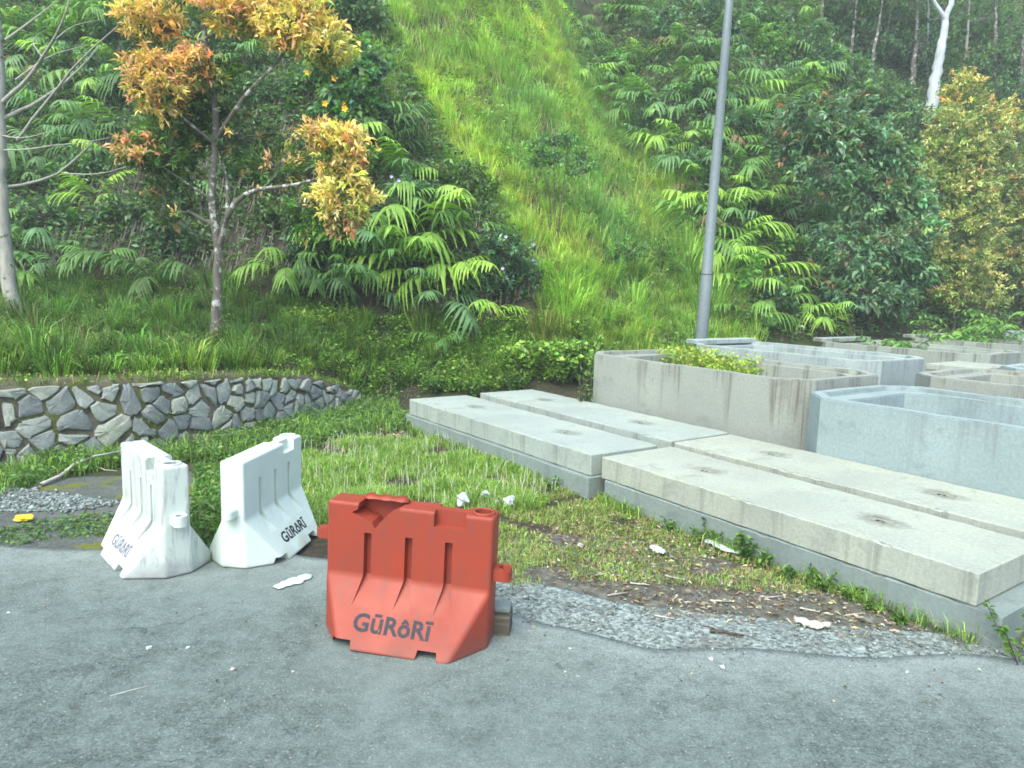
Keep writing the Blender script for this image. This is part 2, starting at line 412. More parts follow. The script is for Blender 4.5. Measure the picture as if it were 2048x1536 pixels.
def mk_mortar():
    k = N('mossy_mortar'); c0 = k.coord('Object')
    f = k.noise(8, 6, 0.7, c0); g = k.noise(2.5, 5, 0.7, c0)
    c = k.ramp(f, [(0.3, (0.06, 0.053, 0.042)), (0.7, (0.17, 0.152, 0.122))])
    c = k.mix(k.ramp(g, [(0.46, 0.0), (0.58, 0.9)]), c, k.ramp(f, [(0.3, (0.035, 0.05, 0.012)), (0.7, (0.12, 0.14, 0.03))]))
    k.bump(f, 0.9, 0.03)
    return k.done(c, 0.95, 0.1)
M['mortar'] = mk_mortar()

# ------------------------------------------------------------------ terrain
WX = np.array([-14, -9, -6.5, -5.3, -4.2, -3.4, -2.95, -2.5]); WY = np.array([1.6, 4.7, 6.45, 7.3, 8.15, 9.35, 10.35, 11.4])
WZ = np.array([0.9, 0.88, 0.86, 0.85, 0.83, 0.76, 0.62, 0.3])
TX = np.array([-40, -20, -14, -8, -4, -1.5, 0.5, 2.2, 3.6, 6, 8.5, 14, 25, 60]); TY = np.array([18, 15.2, 14.6, 13.7, 13.1, 12.5, 12.4, 13.4, 14.9, 16.0, 17.2, 20.4, 25, 38])
def sstep(a, b, x): t = np.clip((x - a) / (b - a), 0, 1); return t * t * (3 - 2 * t)
def toe(x): return np.interp(x, TX, TY)
def wn2(x, y, s, ph=0.0):
    return (np.sin(x * s + ph + 1.3 * np.sin(y * s * 0.7 + ph)) + np.sin(y * s * 1.1 + ph * 2 + 1.7 * np.sin(x * s * 0.6))) * 0.5
def height(x, y):
    x = np.asarray(x, float); y = np.asarray(y, float)
    # terrace held by the stone wall
    g = np.gradient(WY, WX); k = 1 / np.sqrt(1 + np.interp(x, WX, g) ** 2)
    s = (y - np.interp(x, WX, WY)) * k
    wz = np.interp(x, np.append(WX, [-1.6, -0.5]), np.append(WZ, [0.12, 0.0]))
    t = sstep(0.12, 0.40, s) * wz + np.clip(s - 0.4, 0, 6) * 0.085 * sstep(-1.2, -2.6, x)
    # hill
    gt = np.gradient(TY, TX); kt = 1 / np.sqrt(1 + np.interp(x, TX, gt) ** 2)
    h = (y - toe(x)) * kt
    slope = np.interp(x, [-12, -3, 0, 3, 7, 14, 25], [1.15, 1.15, 0.95, 0.95, 1.1, 1.2, 1.2])
    hh = np.log1p(np.exp(np.clip(h * 2.2, -30, 30))) / 2.2
    hh = np.where(h * 2.2 > 25, h, hh) * slope
    hh = np.where(hh > 24, 24 + (hh - 24) * 0.06, hh)
    bumps = sstep(0.2, 3, hh) * (0.35 * wn2(x, y, 0.75, 1.0) + 0.16 * wn2(x, y, 1.9, 4.0)) + sstep(0.2, 0.8, t + hh) * 0.035 * wn2(x, y, 3.1, 2.0)
    flatn = 0.012 * wn2(x, y, 2.3, 0.5) * sstep(3.8, 5.2, y)
    return t + hh + bumps + flatn - 0.012
def hit(px, py):
    d = ray(px, py); t = np.arange(3.0, 90, 0.04); P = CAM + d * t[:, None]
    b = np.nonzero(P[:, 2] < height(P[:, 0], P[:, 1]))[0]
    return P[b[0]] if len(b) else P[-1]
def on(x, y): return np.array([x, y, float(height(x, y))])

def grid_axis(lo, hi, step, far):
    a = [np.arange(lo, hi + 1e-6, step)]; s = step; p = hi; up = []
    while p < far[1]: s *= 1.35; p += s; up.append(p)
    s = step; p = lo; dn = []
    while p > far[0]: s *= 1.35; p -= s; dn.append(p)
    return np.concatenate([dn[::-1], a[0], up])
gx = grid_axis(-13, 20, 0.16, (-80, 80)); gy = grid_axis(3, 30, 0.16, (-60, 110))
X, Y = np.meshgrid(gx, gy); Z = height(X, Y)
nx, ny = len(gx), len(gy)
i, j = np.meshgrid(np.arange(nx - 1), np.arange(ny - 1)); b = (j * nx + i).ravel()
ground = obj('ground', npmesh('ground', np.stack([X.ravel(), Y.ravel(), Z.ravel()], 1), [np.stack([b, b + 1, b + nx + 1, b + nx], 1)], M['ground'], None, True))
tag(ground, 'brown soil verge and terrace rising into the steep hillside', kind='structure')

def ragged(line, n, amp, seed):
    """resample a polyline and roughen it"""
    line = np.array(line, float); d = np.concatenate([[0], np.cumsum(np.linalg.norm(np.diff(line, axis=0), axis=1))])
    t = np.linspace(0, d[-1], n); P = np.stack([np.interp(t, d, line[:, 0]), np.interp(t, d, line[:, 1])], 1)
    r = np.random.default_rng(seed); w = np.zeros(n)
    for k in (3, 7, 17, 41, 90):
        q = r.normal(size=max(2, int(d[-1] / 8 * k))); w += np.interp(np.linspace(0, 1, n), np.linspace(0, 1, len(q)), q) / k ** 0.6
    P[:, 1] += w * amp; return P
def sheet(name, near, far, z, mat, th=0.012, dusty=0.0):
    """flat sheet between two polylines with the same number of points, with a real edge down to the ground"""
    n = len(near); V = []; C = []; ln = np.linalg.norm(far - near, axis=1)[:, None]
    rows_ = [ln, ln * 0.6, np.minimum(ln * 0.4, 2.0), np.minimum(ln * 0.3, 1.2)] + [np.minimum(ln * q, d_) for q, d_ in ((0.25, 0.9), (0.2, 0.65), (0.15, 0.45), (0.1, 0.3), (0.06, 0.17), (0.03, 0.07), (0.0, 0.0))]
    m_ = len(rows_)
    for d_ in rows_:
        t_ = 1 - d_ / ln; V.append(np.column_stack([near + (far - near) * t_, np.full(n, z)]))
        C.append(np.repeat(np.exp(-(d_ / 0.42) ** 1.3) * dusty * np.ones((n, 1)), 3, 1))
    V.append(np.column_stack([far, np.full(n, z - th)])); C.append(C[-1])
    V = np.concatenate(V); a = np.arange(n - 1)
    Q = np.concatenate([np.stack([k * n + a, k * n + a + 1, (k + 1) * n + a + 1, (k + 1) * n + a], 1) for k in range(m_)])
    o = obj(name, npmesh(name, V, [Q], mat, np.concatenate(C))); o['kind'] = 'structure'; return o
EDGE = [(-40, 9), (-9, 5.9), (-5.2, 5.3), (-3.5, 5.02), (-2.6, 5.05), (-1.7, 5.05), (-1.1, 4.95), (-0.5, 4.55), (0.03, 4.2), (0.82, 3.80), (1.4, 3.82), (1.93, 3.74), (2.54, 3.80), (2.94, 3.76), (6, 3.5), (40, 2.0)]
far = ragged(EDGE, 900, 0.05, 3)
near = far.copy(); near[:, 1] = -14
road = sheet('road', near, far, 0.014, M['asphalt'], 0.03, 1.0)
road['label'] = 'grey worn asphalt road surface in front of the barriers'
g1 = ragged([(-0.75, 4.2), (-0.4, 4.1), (0.03, 4.0), (0.82, 3.65), (1.4, 3.67), (1.93, 3.6), (2.94, 3.6), (6, 3.3)], 300, 0.02, 5)
g2 = ragged([(-0.75, 4.45), (-0.3, 4.65), (0.1, 4.68), (0.7, 4.35), (1.3, 4.2), (1.9, 4.08), (2.7, 3.98), (6, 3.8)], 300, 0.09, 6)
k = N('dusty_soil'); f = k.noise(9, 6, 0.7, k.coord('Object')); f2 = k.noise(70, 4, 0.75, k.coord('Object')); k.bump(f2, 0.7, 0.01)
M['dusty'] = k.done(k.mix(0.7, k.ramp(f, [(0.32, (0.06, 0.058, 0.046)), (0.55, (0.125, 0.122, 0.10)), (0.72, (0.20, 0.205, 0.18))]), k.ramp(f2, [(0.3, 0.6), (0.7, 1.4)]), 'MULTIPLY'), 0.95, 0.1)
v1 = g2.copy(); v1[:, 1] -= 0.12; v2 = ragged([(-0.75, 4.7), (-0.3, 5.3), (0.3, 5.7), (1.0, 5.6), (1.7, 5.1), (2.3, 4.55), (2.9, 4.2), (6, 4.0)], 300, 0.1, 16)
vs = sheet('verge', v1, v2, 0.003, M['dusty'], 0.02); vs['label'] = 'dusty brown verge soil beside the nearest slab'
gs = sheet('gravel_path', g1, g2, 0.008, M['gravel'], 0.02); gs['label'] = 'pale gravel strip between the asphalt and the littered verge'
o1 = ragged([(-6.6, 5.1), (-5, 4.95), (-4, 4.85), (-3.2, 4.8), (-2.5, 4.85)], 160, 0.05, 8)
o2 = ragged([(-7.0, 6.0), (-5.4, 6.35), (-4.2, 6.9), (-3.2, 7.2), (-2.3, 7.3)], 160, 0.12, 9)
op = sheet('broken_pavement', o1, o2, 0.008, M['old_asphalt'], 0.02); op['label'] = 'dark broken pavement with moss behind the white barriers'
g3 = ragged([(-6.2, 5.62), (-5.2, 5.65), (-4.4, 5.75), (-3.7, 5.8)], 120, 0.05, 12)
g4 = ragged([(-6.4, 6.2), (-5.3, 6.4), (-4.5, 6.5), (-3.4, 6.25)], 120, 0.1, 13)
gl = sheet('gravel_patch', g3, g4, 0.013, M['gravel'], 0.01); gl['label'] = 'grey gravel patch on the broken pavement'

# loose pebbles
def pebbles(name, label, P, size, cols):
    s = Soup(); n = len(P)
    T0 = np.array([[1, 0, 0], [-1, 0, 0], [0, 1, 0], [0, -1, 0], [0, 0, 1], [0, 0, -1]], float)
    F0 = np.array([[0, 2, 4], [2, 1, 4], [1, 3, 4], [3, 0, 4], [2, 0, 5], [1, 2, 5], [3, 1, 5], [0, 3, 5]])
    a = RNG.uniform(0, 6.28, n); c, q = np.cos(a), np.sin(a)
    sc = size * np.exp(RNG.normal(0, 0.4, (n, 1))) * RNG.uniform(0.6, 1.3, (n, 3)) * np.array([1, 1, 0.6])
    V = T0[None] * sc[:, None, :] * RNG.uniform(0.75, 1.25, (n, 6, 1))
    V = np.stack([V[..., 0] * c[:, None] - V[..., 1] * q[:, None], V[..., 0] * q[:, None] + V[..., 1] * c[:, None], V[..., 2]], -1) + P[:, None, :]
    s.add(V.reshape(-1, 3), (F0[None] + np.arange(n)[:, None, None] * 6).reshape(-1, 3), None, np.repeat(cols, 6, 0))
    o = obj(name, s.mesh(name, M['pebble'])); tag(o, label, kind='stuff'); return o
M['pebble'] = mk_attr('pebble', 0.85, 40, 0.3, 0.2)
def between(A, B, n):
    k = RNG.integers(0, len(A), n); t = RNG.uniform(0, 1, (n, 1)); p = A[k] + (B[k] - A[k]) * t
    return p + RNG.normal(0, 0.03, p.shape)
gpal = [(0.135, 0.165, 0.155, 3), (0.215, 0.255, 0.24, 3), (0.30, 0.345, 0.325, 1), (0.10, 0.105, 0.09, 1)]
p = np.concatenate([between(g1, g2, 5200), between(g2, g2 + (g2 - g1) * 0.9, 1100)]); p = p[(p[:, 0] < 3.6)]; p = p[p[:, 1] > np.interp(p[:, 0], far[:, 0], far[:, 1]) - 0.06 * np.abs(RNG.normal(size=len(p)))]
pebbles('gravel', 'loose pale gravel along the ragged asphalt edge', np.column_stack([p, np.full(len(p), 0.017)]), 0.006, pick(gpal, len(p), 0.07))
p = between(g3, g4, 2000)
pebbles('gravel', 'loose grey gravel on the broken pavement before the stone wall', np.column_stack([p, np.full(len(p), 0.02)]), 0.013, pick(gpal, len(p), 0.07))

# ------------------------------------------------------------------ concrete slabs and tanks (a yard grid turned to the road)
UA = math.atan2(-0.815, 0.58); UV = np.array([0.58, -0.815]); VV = np.array([0.815, 0.58]); UO = np.array([-1.42, 9.81])
def yard(u, v, z=0.0): p = UO + UV * u + VV * v; return (p[0], p[1], z)
CT = {
 'slab_a': mk_concrete('slab_concrete', (0.30, 0.345, 0.318), topz=0.2, streak=0.45, holes=(1.88, 0.95, 0.48)),
 'slab_b': mk_concrete('slab_concrete_warm', (0.32, 0.35, 0.302), topz=0.2, streak=0.45, holes=(1.65, 0.8, 0.48)),
 'slab_low': mk_concrete('slab_concrete_grey', (0.19, 0.235, 0.226), topz=0.2, streak=0.2),
}
def slab(name, label, u, v, lu, lv, z0, z1, mat, holes=None, tilt=0.0, chips=0):
    chips = chips * 2
    root = empty(name, yard(u, v, z0), UA); root.rotation_euler = (0, 0, UA + tilt)
    tag(root, label, 'concrete slab', 'precast slabs laid in a row')
    bm = box_bm(0, lu, 0, lv, 0, z1 - z0)
    bmesh.ops.subdivide_edges(bm, edges=[e for e in bm.edges if abs(e.verts[0].co.x - e.verts[1].co.x) > 1], cuts=26, use_grid_fill=True)
    bmesh.ops.bevel(bm, geom=[e for e in bm.edges if e.calc_face_angle(0) > 0.5], offset=0.009, segments=1, affect='EDGES')
    r = random.Random(label)
    for vtx in bm.verts:
        vtx.co += Vector((0, r.uniform(-1, 1) * 0.004, r.uniform(-1, 1) * 0.003))
    o = bm_obj('body', bm, mat, root)
    cut = []
    for hx in (holes or []):
        c = poly_bm(*prism([(hx - 0.11 * r.uniform(.7, 1.2), 0.45), (hx - 0.05, 0.415), (hx + 0.02, 0.44), (hx + 0.12 * r.uniform(.7, 1.2), 0.475), (hx + 0.07, 0.525), (hx - 0.03, 0.50)], z1 - z0 - 0.06, z1 - z0 + 0.05)); cut.append(c)
    for q in range(chips):
        x = r.uniform(0.2, lu - 0.2); e = r.choice([0, lv]); cb = bmesh.new()
        bmesh.ops.create_icosphere(cb, subdivisions=1, radius=1.0)
        for vv in cb.verts: vv.co = Vector((vv.co.x * r.uniform(0.04, 0.12) + x, vv.co.y * 0.022 + e, vv.co.z * 0.02 + z1 - z0)) 
        cut.append(cb)
    if cut: boolean(o, cut)
    for hx in (holes or []):
        s = Soup(); t = np.linspace(0, math.pi, 7)
        tube(s, np.stack([hx + 0.055 * np.cos(t), np.full(7, 0.468), z1 - z0 - 0.055 + 0.055 * np.sin(t)], 1), 0.008, 6)
        obj('lifting_hook', s.mesh('lifting_hook', M['steel'], True), o)
    return root
def prism(poly, z0, z1):
    n = len(poly); V = [(x, y, z0) for x, y in poly] + [(x, y, z1) for x, y in poly]
    F = [tuple(range(n))[::-1], tuple(range(n, 2 * n))] + [(k, (k + 1) % n, n + (k + 1) % n, n + k) for k in range(n)]
    return V, F
slab('concrete_slab', 'grey lower slab under the farther front slab, end showing beside grass', -0.06, -0.03, 3.86, 1.0, -0.03, 0.203, CT['slab_low'])
slab('concrete_slab', 'grey lower slab under the second slab nearest the creeper', -0.03, 1.14, 3.82, 1.0, -0.03, 0.203, CT['slab_low'])
slab('concrete_slab', 'long grey bottom slab lying on the gravel beneath the nearest slab', 3.93, 0.06, 3.36, 1.0, -0.03, 0.203, CT['slab_low'], chips=3)
slab('concrete_slab', 'grey lower slab under the slab beside the bluish tank', 3.93, 1.14, 3.4, 0.95, -0.03, 0.203, CT['slab_low'])
slab('concrete_slab', 'pale upper slab beside the grass, farther of the two front slabs', 0.0, 0.0, 3.77, 0.93, 0.208, 0.42, CT['slab_a'], (0.93, 2.83), 0.006, 3)
slab('concrete_slab', 'pale upper slab in front of the tan tank, farthest from the road', 0.0, 1.17, 3.74, 0.96, 0.208, 0.435, CT['slab_a'], (0.93, 2.83), 0.0, 3)
slab('concrete_slab', 'nearest pale yellowish upper slab with chipped edges beside the litter', 3.87, 0.07, 3.28, 0.95, 0.208, 0.42, CT['slab_b'], (0.85, 2.45), -0.004, 6)
slab('concrete_slab', 'pale upper slab running along the foot of the bluish tank', 3.80, 1.15, 3.5, 0.92, 0.208, 0.435, CT['slab_b'], (0.85, 2.45), 0.0, 6)

def tank(label, u0_, u1_, v0, v1, zt, mat, ch=0.33, wl=0.13, zb=-0.03, seed=0, block=False):
    L, Wd = u1_ - u0_, v1 - v0
    root = empty('concrete_tank', yard(u0_, v0, zb), UA); tag(root, label, 'concrete tank', 'open precast concrete tanks')
    H = zt - zb
    def loop(i1, i2, c, z):   # inset along x, inset along y, chamfer
        x0, x1, y0, y1 = i1, L - i1, i2, Wd - i2
        return [(x0 + c, y0, z), (x1 - c, y0, z), (x1, y0 + c, z), (x1, y1 - c, z), (x1 - c, y1, z), (x0 + c, y1, z), (x0, y1 - c, z), (x0, y0 + c, z)]
    def dens(lp):
        out = []
        for a, b_ in zip(lp, lp[1:] + lp[:1]):
            n = 9 if abs(a[0] - b_[0]) > 1 else 4
            for t in range(n): out.append(tuple(a[q] + (b_[q] - a[q]) * t / n for q in range(3)))
        return out
    k = ch * 0.75
    loops = [dens(l) for l in (loop(0, 0, ch, 0), loop(0, 0, ch, H), loop(wl, wl, k, H), loop(wl + 0.004, wl + 0.004, k, H - 0.05),
                               loop(wl + 0.22, wl + 0.012, k, H - 0.055), loop(wl + 0.25, wl + 0.03, k, 0.12))]
    n = len(loops[0]); r = random.Random(seed + 5); dz = [r.uniform(-1, 1) * 0.006 for _ in range(n)]
    V = []
    for li, l in enumerate(loops):
        for q, p in enumerate(l): V.append((p[0] + r.uniform(-1, 1) * 0.004, p[1] + r.uniform(-1, 1) * 0.004, p[2] + (dz[q] if li in (1, 2) else 0)))
    F = []
    for a in range(len(loops) - 1):
        for q in range(n): F.append((a * n + q, a * n + (q + 1) % n, (a + 1) * n + (q + 1) % n, (a + 1) * n + q))
    F.append(tuple(range((len(loops) - 1) * n, len(loops) * n)))
    bm = poly_bm(V, F)
    es = [e for e in bm.edges if e.is_manifold and e.calc_face_angle(0) > 1.2 and min(e.verts[0].co.z, e.verts[1].co.z) > 0.3]
    bmesh.ops.bevel(bm, geom=es, offset=0.012, segments=2, affect='EDGES')
    bm_obj('shell', bm, mat, root)
    if block:
        obj_ = bm_obj('end_kerb', box_bm(-0.02, 0.24, 0.12, Wd - 0.15, H - 0.02, H + 0.06, 0.012), mat, root)
    return root
cT1 = mk_concrete('tank_concrete_tan', (0.26, 0.285, 0.258), (0.10, 0.085, 0.06), 0.75, 1.1)
cT2 = mk_concrete('tank_concrete_bluish', (0.25, 0.315, 0.315), (0.14, 0.15, 0.14), 0.45, 1.0, patch=(1.08, 1.08, 1.07))
cT3 = mk_concrete('tank_concrete_white', (0.30, 0.36, 0.36), (0.11, 0.11, 0.10), 0.5, 1.1)
cT5 = mk_concrete('tank_concrete_grey', (0.27, 0.305, 0.275), (0.07, 0.07, 0.055), 0.8, 1.1)
tank('open tan concrete tank with brown streaks behind the slabs, creeper in its corner', 0.95, 4.48, 2.25, 4.2, 1.10, cT1, seed=1)
tank('large bluish white open concrete tank nearest the camera behind the slabs', 4.52, 8.3, 2.08, 4.1, 1.0, cT2, seed=2)
tank('white open concrete tank with dark mouldy stains just behind the lamp post', 0.45, 3.75, 5.0, 6.9, 1.14, cT3, seed=3, block=True)
tank('grey open concrete tank behind the bluish tank, tan rim', 4.45, 8.1, 4.5, 6.5, 1.09, cT1, seed=4)
tank('grey streaked open concrete tank behind the white mouldy tank, small weeds inside', 0.6, 3.7, 8.6, 10.6, 1.12, cT5, seed=5, block=True)
tank('grey open concrete tank at far end with saplings growing inside', 0.4, 4.4, 12.6, 15.0, 1.12, cT5, seed=6, block=True)
tank('pale open concrete tank partly cut by picture edge beside the far weeds', 4.3, 8.0, 7.4, 9.4, 1.05, cT3, seed=7)
s_ = slab('concrete_slab', 'small tan slab lying across the gap between two back tanks', 3.5, 7.15, 0.8, 1.1, 0.92, 1.02, CT['slab_b'])
slab('concrete_slab', 'white raised slab on dark supports at the far end of yard', 0.8, 17.2, 3.8, 1.2, 1.02, 1.24, cT2)
for k, (uu, vv) in enumerate([(1.0, 17.3), (4.2, 17.3), (1.0, 18.1), (4.2, 18.1)]):
    pass
def stand(label, u, v, lu, lv, h):
    root = empty('concrete_plinth', yard(u, v, -0.02), UA); tag(root, label, 'plinth', 'plinths under the far slab')
    bm_obj('body', box_bm(0, lu, 0, lv, 0, h, 0.015), CT['slab_low'], root); return root
stand('dark concrete plinth under one end of the white far slab', 0.95, 17.3, 0.35, 1.0, 1.038)
stand('dark concrete plinth under the other end of the white far slab', 4.1, 17.3, 0.35, 1.0, 1.038)
stand('low concrete support under the small tan slab between tanks', 3.84, 7.2, 0.4, 0.18, 0.938)
def spot0(px, py, Y): d = ray(px, py); P = CAM + d * (Y / d[1]); return (P[0], P[1], 0.0)
pr = empty('concrete_post', spot0(2075, 640, 21.5), UA); tag(pr, 'grey concrete post with flat cap half hidden by yellow trees', 'post')
bm_obj('shaft', box_bm(-0.2, 0.2, -0.2, 0.2, -0.1, 2.2, 0.02), CT['slab_low'], pr); bm_obj('cap', box_bm(-0.9, 0.9, -0.3, 0.3, 2.203, 2.45, 0.02), CT['slab_low'], pr)

# ------------------------------------------------------------------ plastic road barriers
BL, BH, BT, BD, BZ, BC = 0.96, 0.755, 0.17, 0.31, 0.335, 0.17
def lettering(mat, size, text='GūRôRī'):
    cu_ = bpy.data.curves.new('lettering', 'FONT'); cu_.body = text; cu_.size = size; cu_.align_x = 'CENTER'; cu_.align_y = 'CENTER'
    cu_.offset = size * 0.028; cu_.extrude = 0.0006; cu_.resolution_u = 3; cu_.space_character = 1.02
    t = bpy.data.objects.new('lettering', cu_); COL.objects.link(t)
    dg = bpy.context.evaluated_depsgraph_get(); dg.update()
    me = bpy.data.meshes.new_from_object(t.evaluated_get(dg)); bpy.data.objects.remove(t); bpy.data.curves.remove(cu_)
    me.materials.clear(); me.materials.append(mat); return me
def barrier(label, loc, rz, mat, ink, torn=False, lugs=(0.50, 0.40), tsize=0.125, tx=0.0, tilt=(0, 0)):
    root = empty('road_barrier', (loc[0], loc[1], 0.016), rz); root.rotation_euler = (tilt[0], tilt[1], rz)
    tag(root, label, 'road barrier', 'plastic road barriers')
    h, t, a, q = BL / 2, BT / 2, BL / 2 - BC, BD
    V = [(-h, -t, BH), (h, -t, BH), (h, t, BH), (-h, t, BH), (-h, -t, BZ), (h, -t, BZ), (h, t, BZ), (-h, t, BZ),
         (-h, -t, 0), (h, -t, 0), (h, t, 0), (-h, t, 0), (-a, -q, 0), (a, -q, 0), (a, q, 0), (-a, q, 0)]
    Fc = [(0, 1, 2, 3), (0, 4, 5, 1), (2, 6, 7, 3), (4, 12, 13, 5), (6, 14, 15, 7), (4, 8, 12), (5, 13, 9), (6, 10, 14), (7, 15, 11),
          (1, 5, 9, 10, 6, 2), (0, 3, 7, 11, 8, 4), (12, 8, 11, 15, 14, 10, 9, 13)]
    bm = poly_bm(V, Fc)
    bmesh.ops.bevel(bm, geom=list(bm.edges), offset=0.017, segments=3, affect='EDGES', profile=0.5)
    body = bm_obj('body', bm, mat, root)
    cut = []
    slope = (q - t) / BZ
    for sg in (-1, 1):
        for x in (-0.235, 0.005, 0.235):
            # tapered channel: shallow slot in the wall that runs out on the skirt as a wedge
            def ring(z, back, wb, wf, front):
                return [(x - wb, sg * back, z), (x + wb, sg * back, z), (x + wf, sg * front, z), (x - wf, sg * front, z)]
            zb, zm, zt = 0.19, 0.335, 0.59
            R = [ring(zb, t + (BZ - zb) * slope + 0.002, 0.052, 0.062, q + 0.1), ring(zm, t - 0.045, 0.020, 0.040, q + 0.1), ring(zt, t - 0.045, 0.020, 0.036, q + 0.1)]
            Vc = [v for r_ in R for v in r_]
            Fq = [(0, 1, 2, 3), (8, 9, 10, 11)] + [(4 * l + k, 4 * l + (k + 1) % 4, 4 * l + 4 + (k + 1) % 4, 4 * l + 4 + k) for l in (0, 1) for k in range(4)]
            cut.append(poly_bm(Vc, Fq))
        cut.append(box_bm(0.145, 0.325, min(sg * (t - 0.055), sg * (t + 0.1)), max(sg * (t - 0.055), sg * (t + 0.1)), BH - 0.085, BH + 0.05))
    for x, w in ((-0.30, 0.075), (0.19, 0.07)):
        cut.append(poly_bm(*[[(xx, yy, zz) for (xx, zz, yy) in pr_] if k == 0 else pr_ for k, pr_ in enumerate(prism([(x - w, -0.05), (x + w, -0.05), (x + w * 0.75, 0.048), (x - w * 0.75, 0.048)], -0.6, 0.6))]))
    # filler opening
    c = bmesh.new(); bmesh.ops.create_cone(c, cap_ends=True, segments=20, radius1=0.05, radius2=0.05, depth=0.16, matrix=Matrix.Translation((0.405, 0, BH))); cut.append(c)
    if torn:
        # a ragged tear into the hollow at the top of the front
        P = [(-0.335, BH - 0.055), (-0.30, BH - 0.035), (-0.285, BH + 0.08), (-0.055, BH + 0.08), (-0.05, BH - 0.012), (-0.075, BH - 0.018), (-0.12, BH - 0.045), (-0.165, BH - 0.095), (-0.195, BH - 0.135), (-0.215, BH - 0.10), (-0.265, BH - 0.085)]
        cut.append(poly_bm(*[[(xx, yy, zz) for (xx, zz, yy) in pr_] if k == 0 else pr_ for k, pr_ in enumerate(prism(P, -0.3, t - 0.022))]))
    boolean(body, cut)
    # rim of the filler opening
    s = Soup(); an = np.linspace(0, 2 * np.pi, 25); tube(s, np.stack([0.405 + 0.056 * np.cos(an), 0.056 * np.sin(an), np.full(25, BH + 0.003)], 1), 0.009, 6, cap=False)
    obj('filler_rim', s.mesh('filler_rim', mat, True), body)
    # coupling lugs
    lg = poly_bm(*prism([(-h + 0.02, -0.042), (-h + 0.02, 0.042)] + [(-h - 0.055 - 0.042 * math.sin(u), 0.042 * math.cos(u)) for u in np.linspace(0, math.pi, 9)], lugs[0] - 0.033, lugs[0] + 0.033))
    bmesh.ops.bevel(lg, geom=[e for e in lg.edges if e.calc_face_angle(0) > 0.9], offset=0.008, segments=2, affect='EDGES')
    bm_obj('lug', lg, mat, root, math.radians(40))
    lg = poly_bm(*prism([(h - 0.02, 0.045), (h - 0.02, -0.045)] + [(h + 0.055 + 0.045 * math.sin(u), -0.045 * math.cos(u)) for u in np.linspace(0, math.pi, 9)], lugs[1] - 0.035, lugs[1] + 0.035))
    lo = bm_obj('lug', lg, mat, root)
    c = bmesh.new(); bmesh.ops.create_cone(c, cap_ends=True, segments=14, radius1=0.027, radius2=0.027, depth=0.3, matrix=Matrix.Translation((h + 0.055, 0, lugs[1])))
    boolean(lo, [c]); smooth(lo, 40)
    if torn:
        tb = poly_bm(*prism([(h + 0.06, -0.047), (h + 0.095, -0.03), (h + 0.085, -0.012), (h + 0.058, -0.03)], lugs[1] + 0.02, lugs[1] + 0.062)); bm_obj('lug_tab', tb, mat, lo)
        # flap of torn plastic curling back over the top
        s = Soup(); V = []
        for a_ in range(9):
            x = -0.30 + 0.26 * a_ / 8; w = 0.012 + 0.022 * math.sin(a_ * 1.1 + 0.5) ** 2
            V += [(x, t - 0.012, BH - 0.012), (x, t * 0.55, BH + 0.004 + w * 0.7), (x + 0.01, t * 0.1 - w * 1.2, BH + 0.006 + w * 0.2)]
        Q = [(3 * a_ + k, 3 * a_ + 3 + k, 3 * a_ + 4 + k, 3 * a_ + 1 + k) for a_ in range(8) for k in (0, 1)]
        s.add(np.array(V), None, np.array(Q)); fo = obj('torn_flap', s.mesh('torn_flap', mat, True), body)
        md = fo.modifiers.new('s', 'SOLIDIFY'); md.thickness = 0.005
    # print on the skirt, both sides: the plane leans back from the foot to the wall
    ang = math.atan2(BZ, q - t)
    for sg in ((-1, 1) if not torn else (-1,)):
        o = obj('lettering', lettering(ink, tsize), body)
        zc = 0.125; yc = t + (BZ - zc) * slope
        R = Matrix.Rotation(0 if sg < 0 else math.pi, 4, 'Z') @ Matrix.Translation((tx, -yc - 0.0012 * math.sin(ang), zc + 0.0012 * math.cos(ang))) @ Matrix.Rotation(ang, 4, 'X')
        o.matrix_local = R
    return root
barrier('torn red plastic road barrier with black lettering standing on the asphalt', (-0.55, 3.90), math.radians(-10.5), M['red'], M['ink'], True, (0.535, 0.42), 0.132, -0.03, (0, math.radians(1.4)))
barrier('scuffed white plastic road barrier with smeared lettering, farther from the red one', (-2.52, 4.92), math.radians(-47), M['white_scuffed'], M['inkfaint'], False, (0.46, 0.40), 0.11)
barrier('clean white plastic road barrier with dark lettering, between the other two barriers', (-1.83, 5.2), math.radians(83), M['white'], M['ink'], False, (0.40, 0.46), 0.115)

# block behind the red barrier
wb = empty('timber_block', gp(985, 1272, 0.0), math.radians(-6)); tag(wb, 'short weathered timber block lying behind the foot of red barrier', 'timber')
k = N('weathered_timber'); f = k.noise(1.0, 5, 0.7, k.coord('Object', (3, 40, 40))); k.bump(f, 0.6, 0.01)
M['timber'] = k.done(k.ramp(f, [(0.3, (0.05, 0.045, 0.035)), (0.7, (0.15, 0.135, 0.105))]), 0.9, 0.1)
bm = box_bm(-0.17, 0.10, -0.02, 0.14, 0.0, 0.13, 0.008); bm_obj('body', bm, M['timber'], wb)
bm_obj('rubble_cap', box_bm(-0.16, 0.095, 0.02, 0.14, 0.132, 0.168, 0.012), CT['slab_low'], wb)

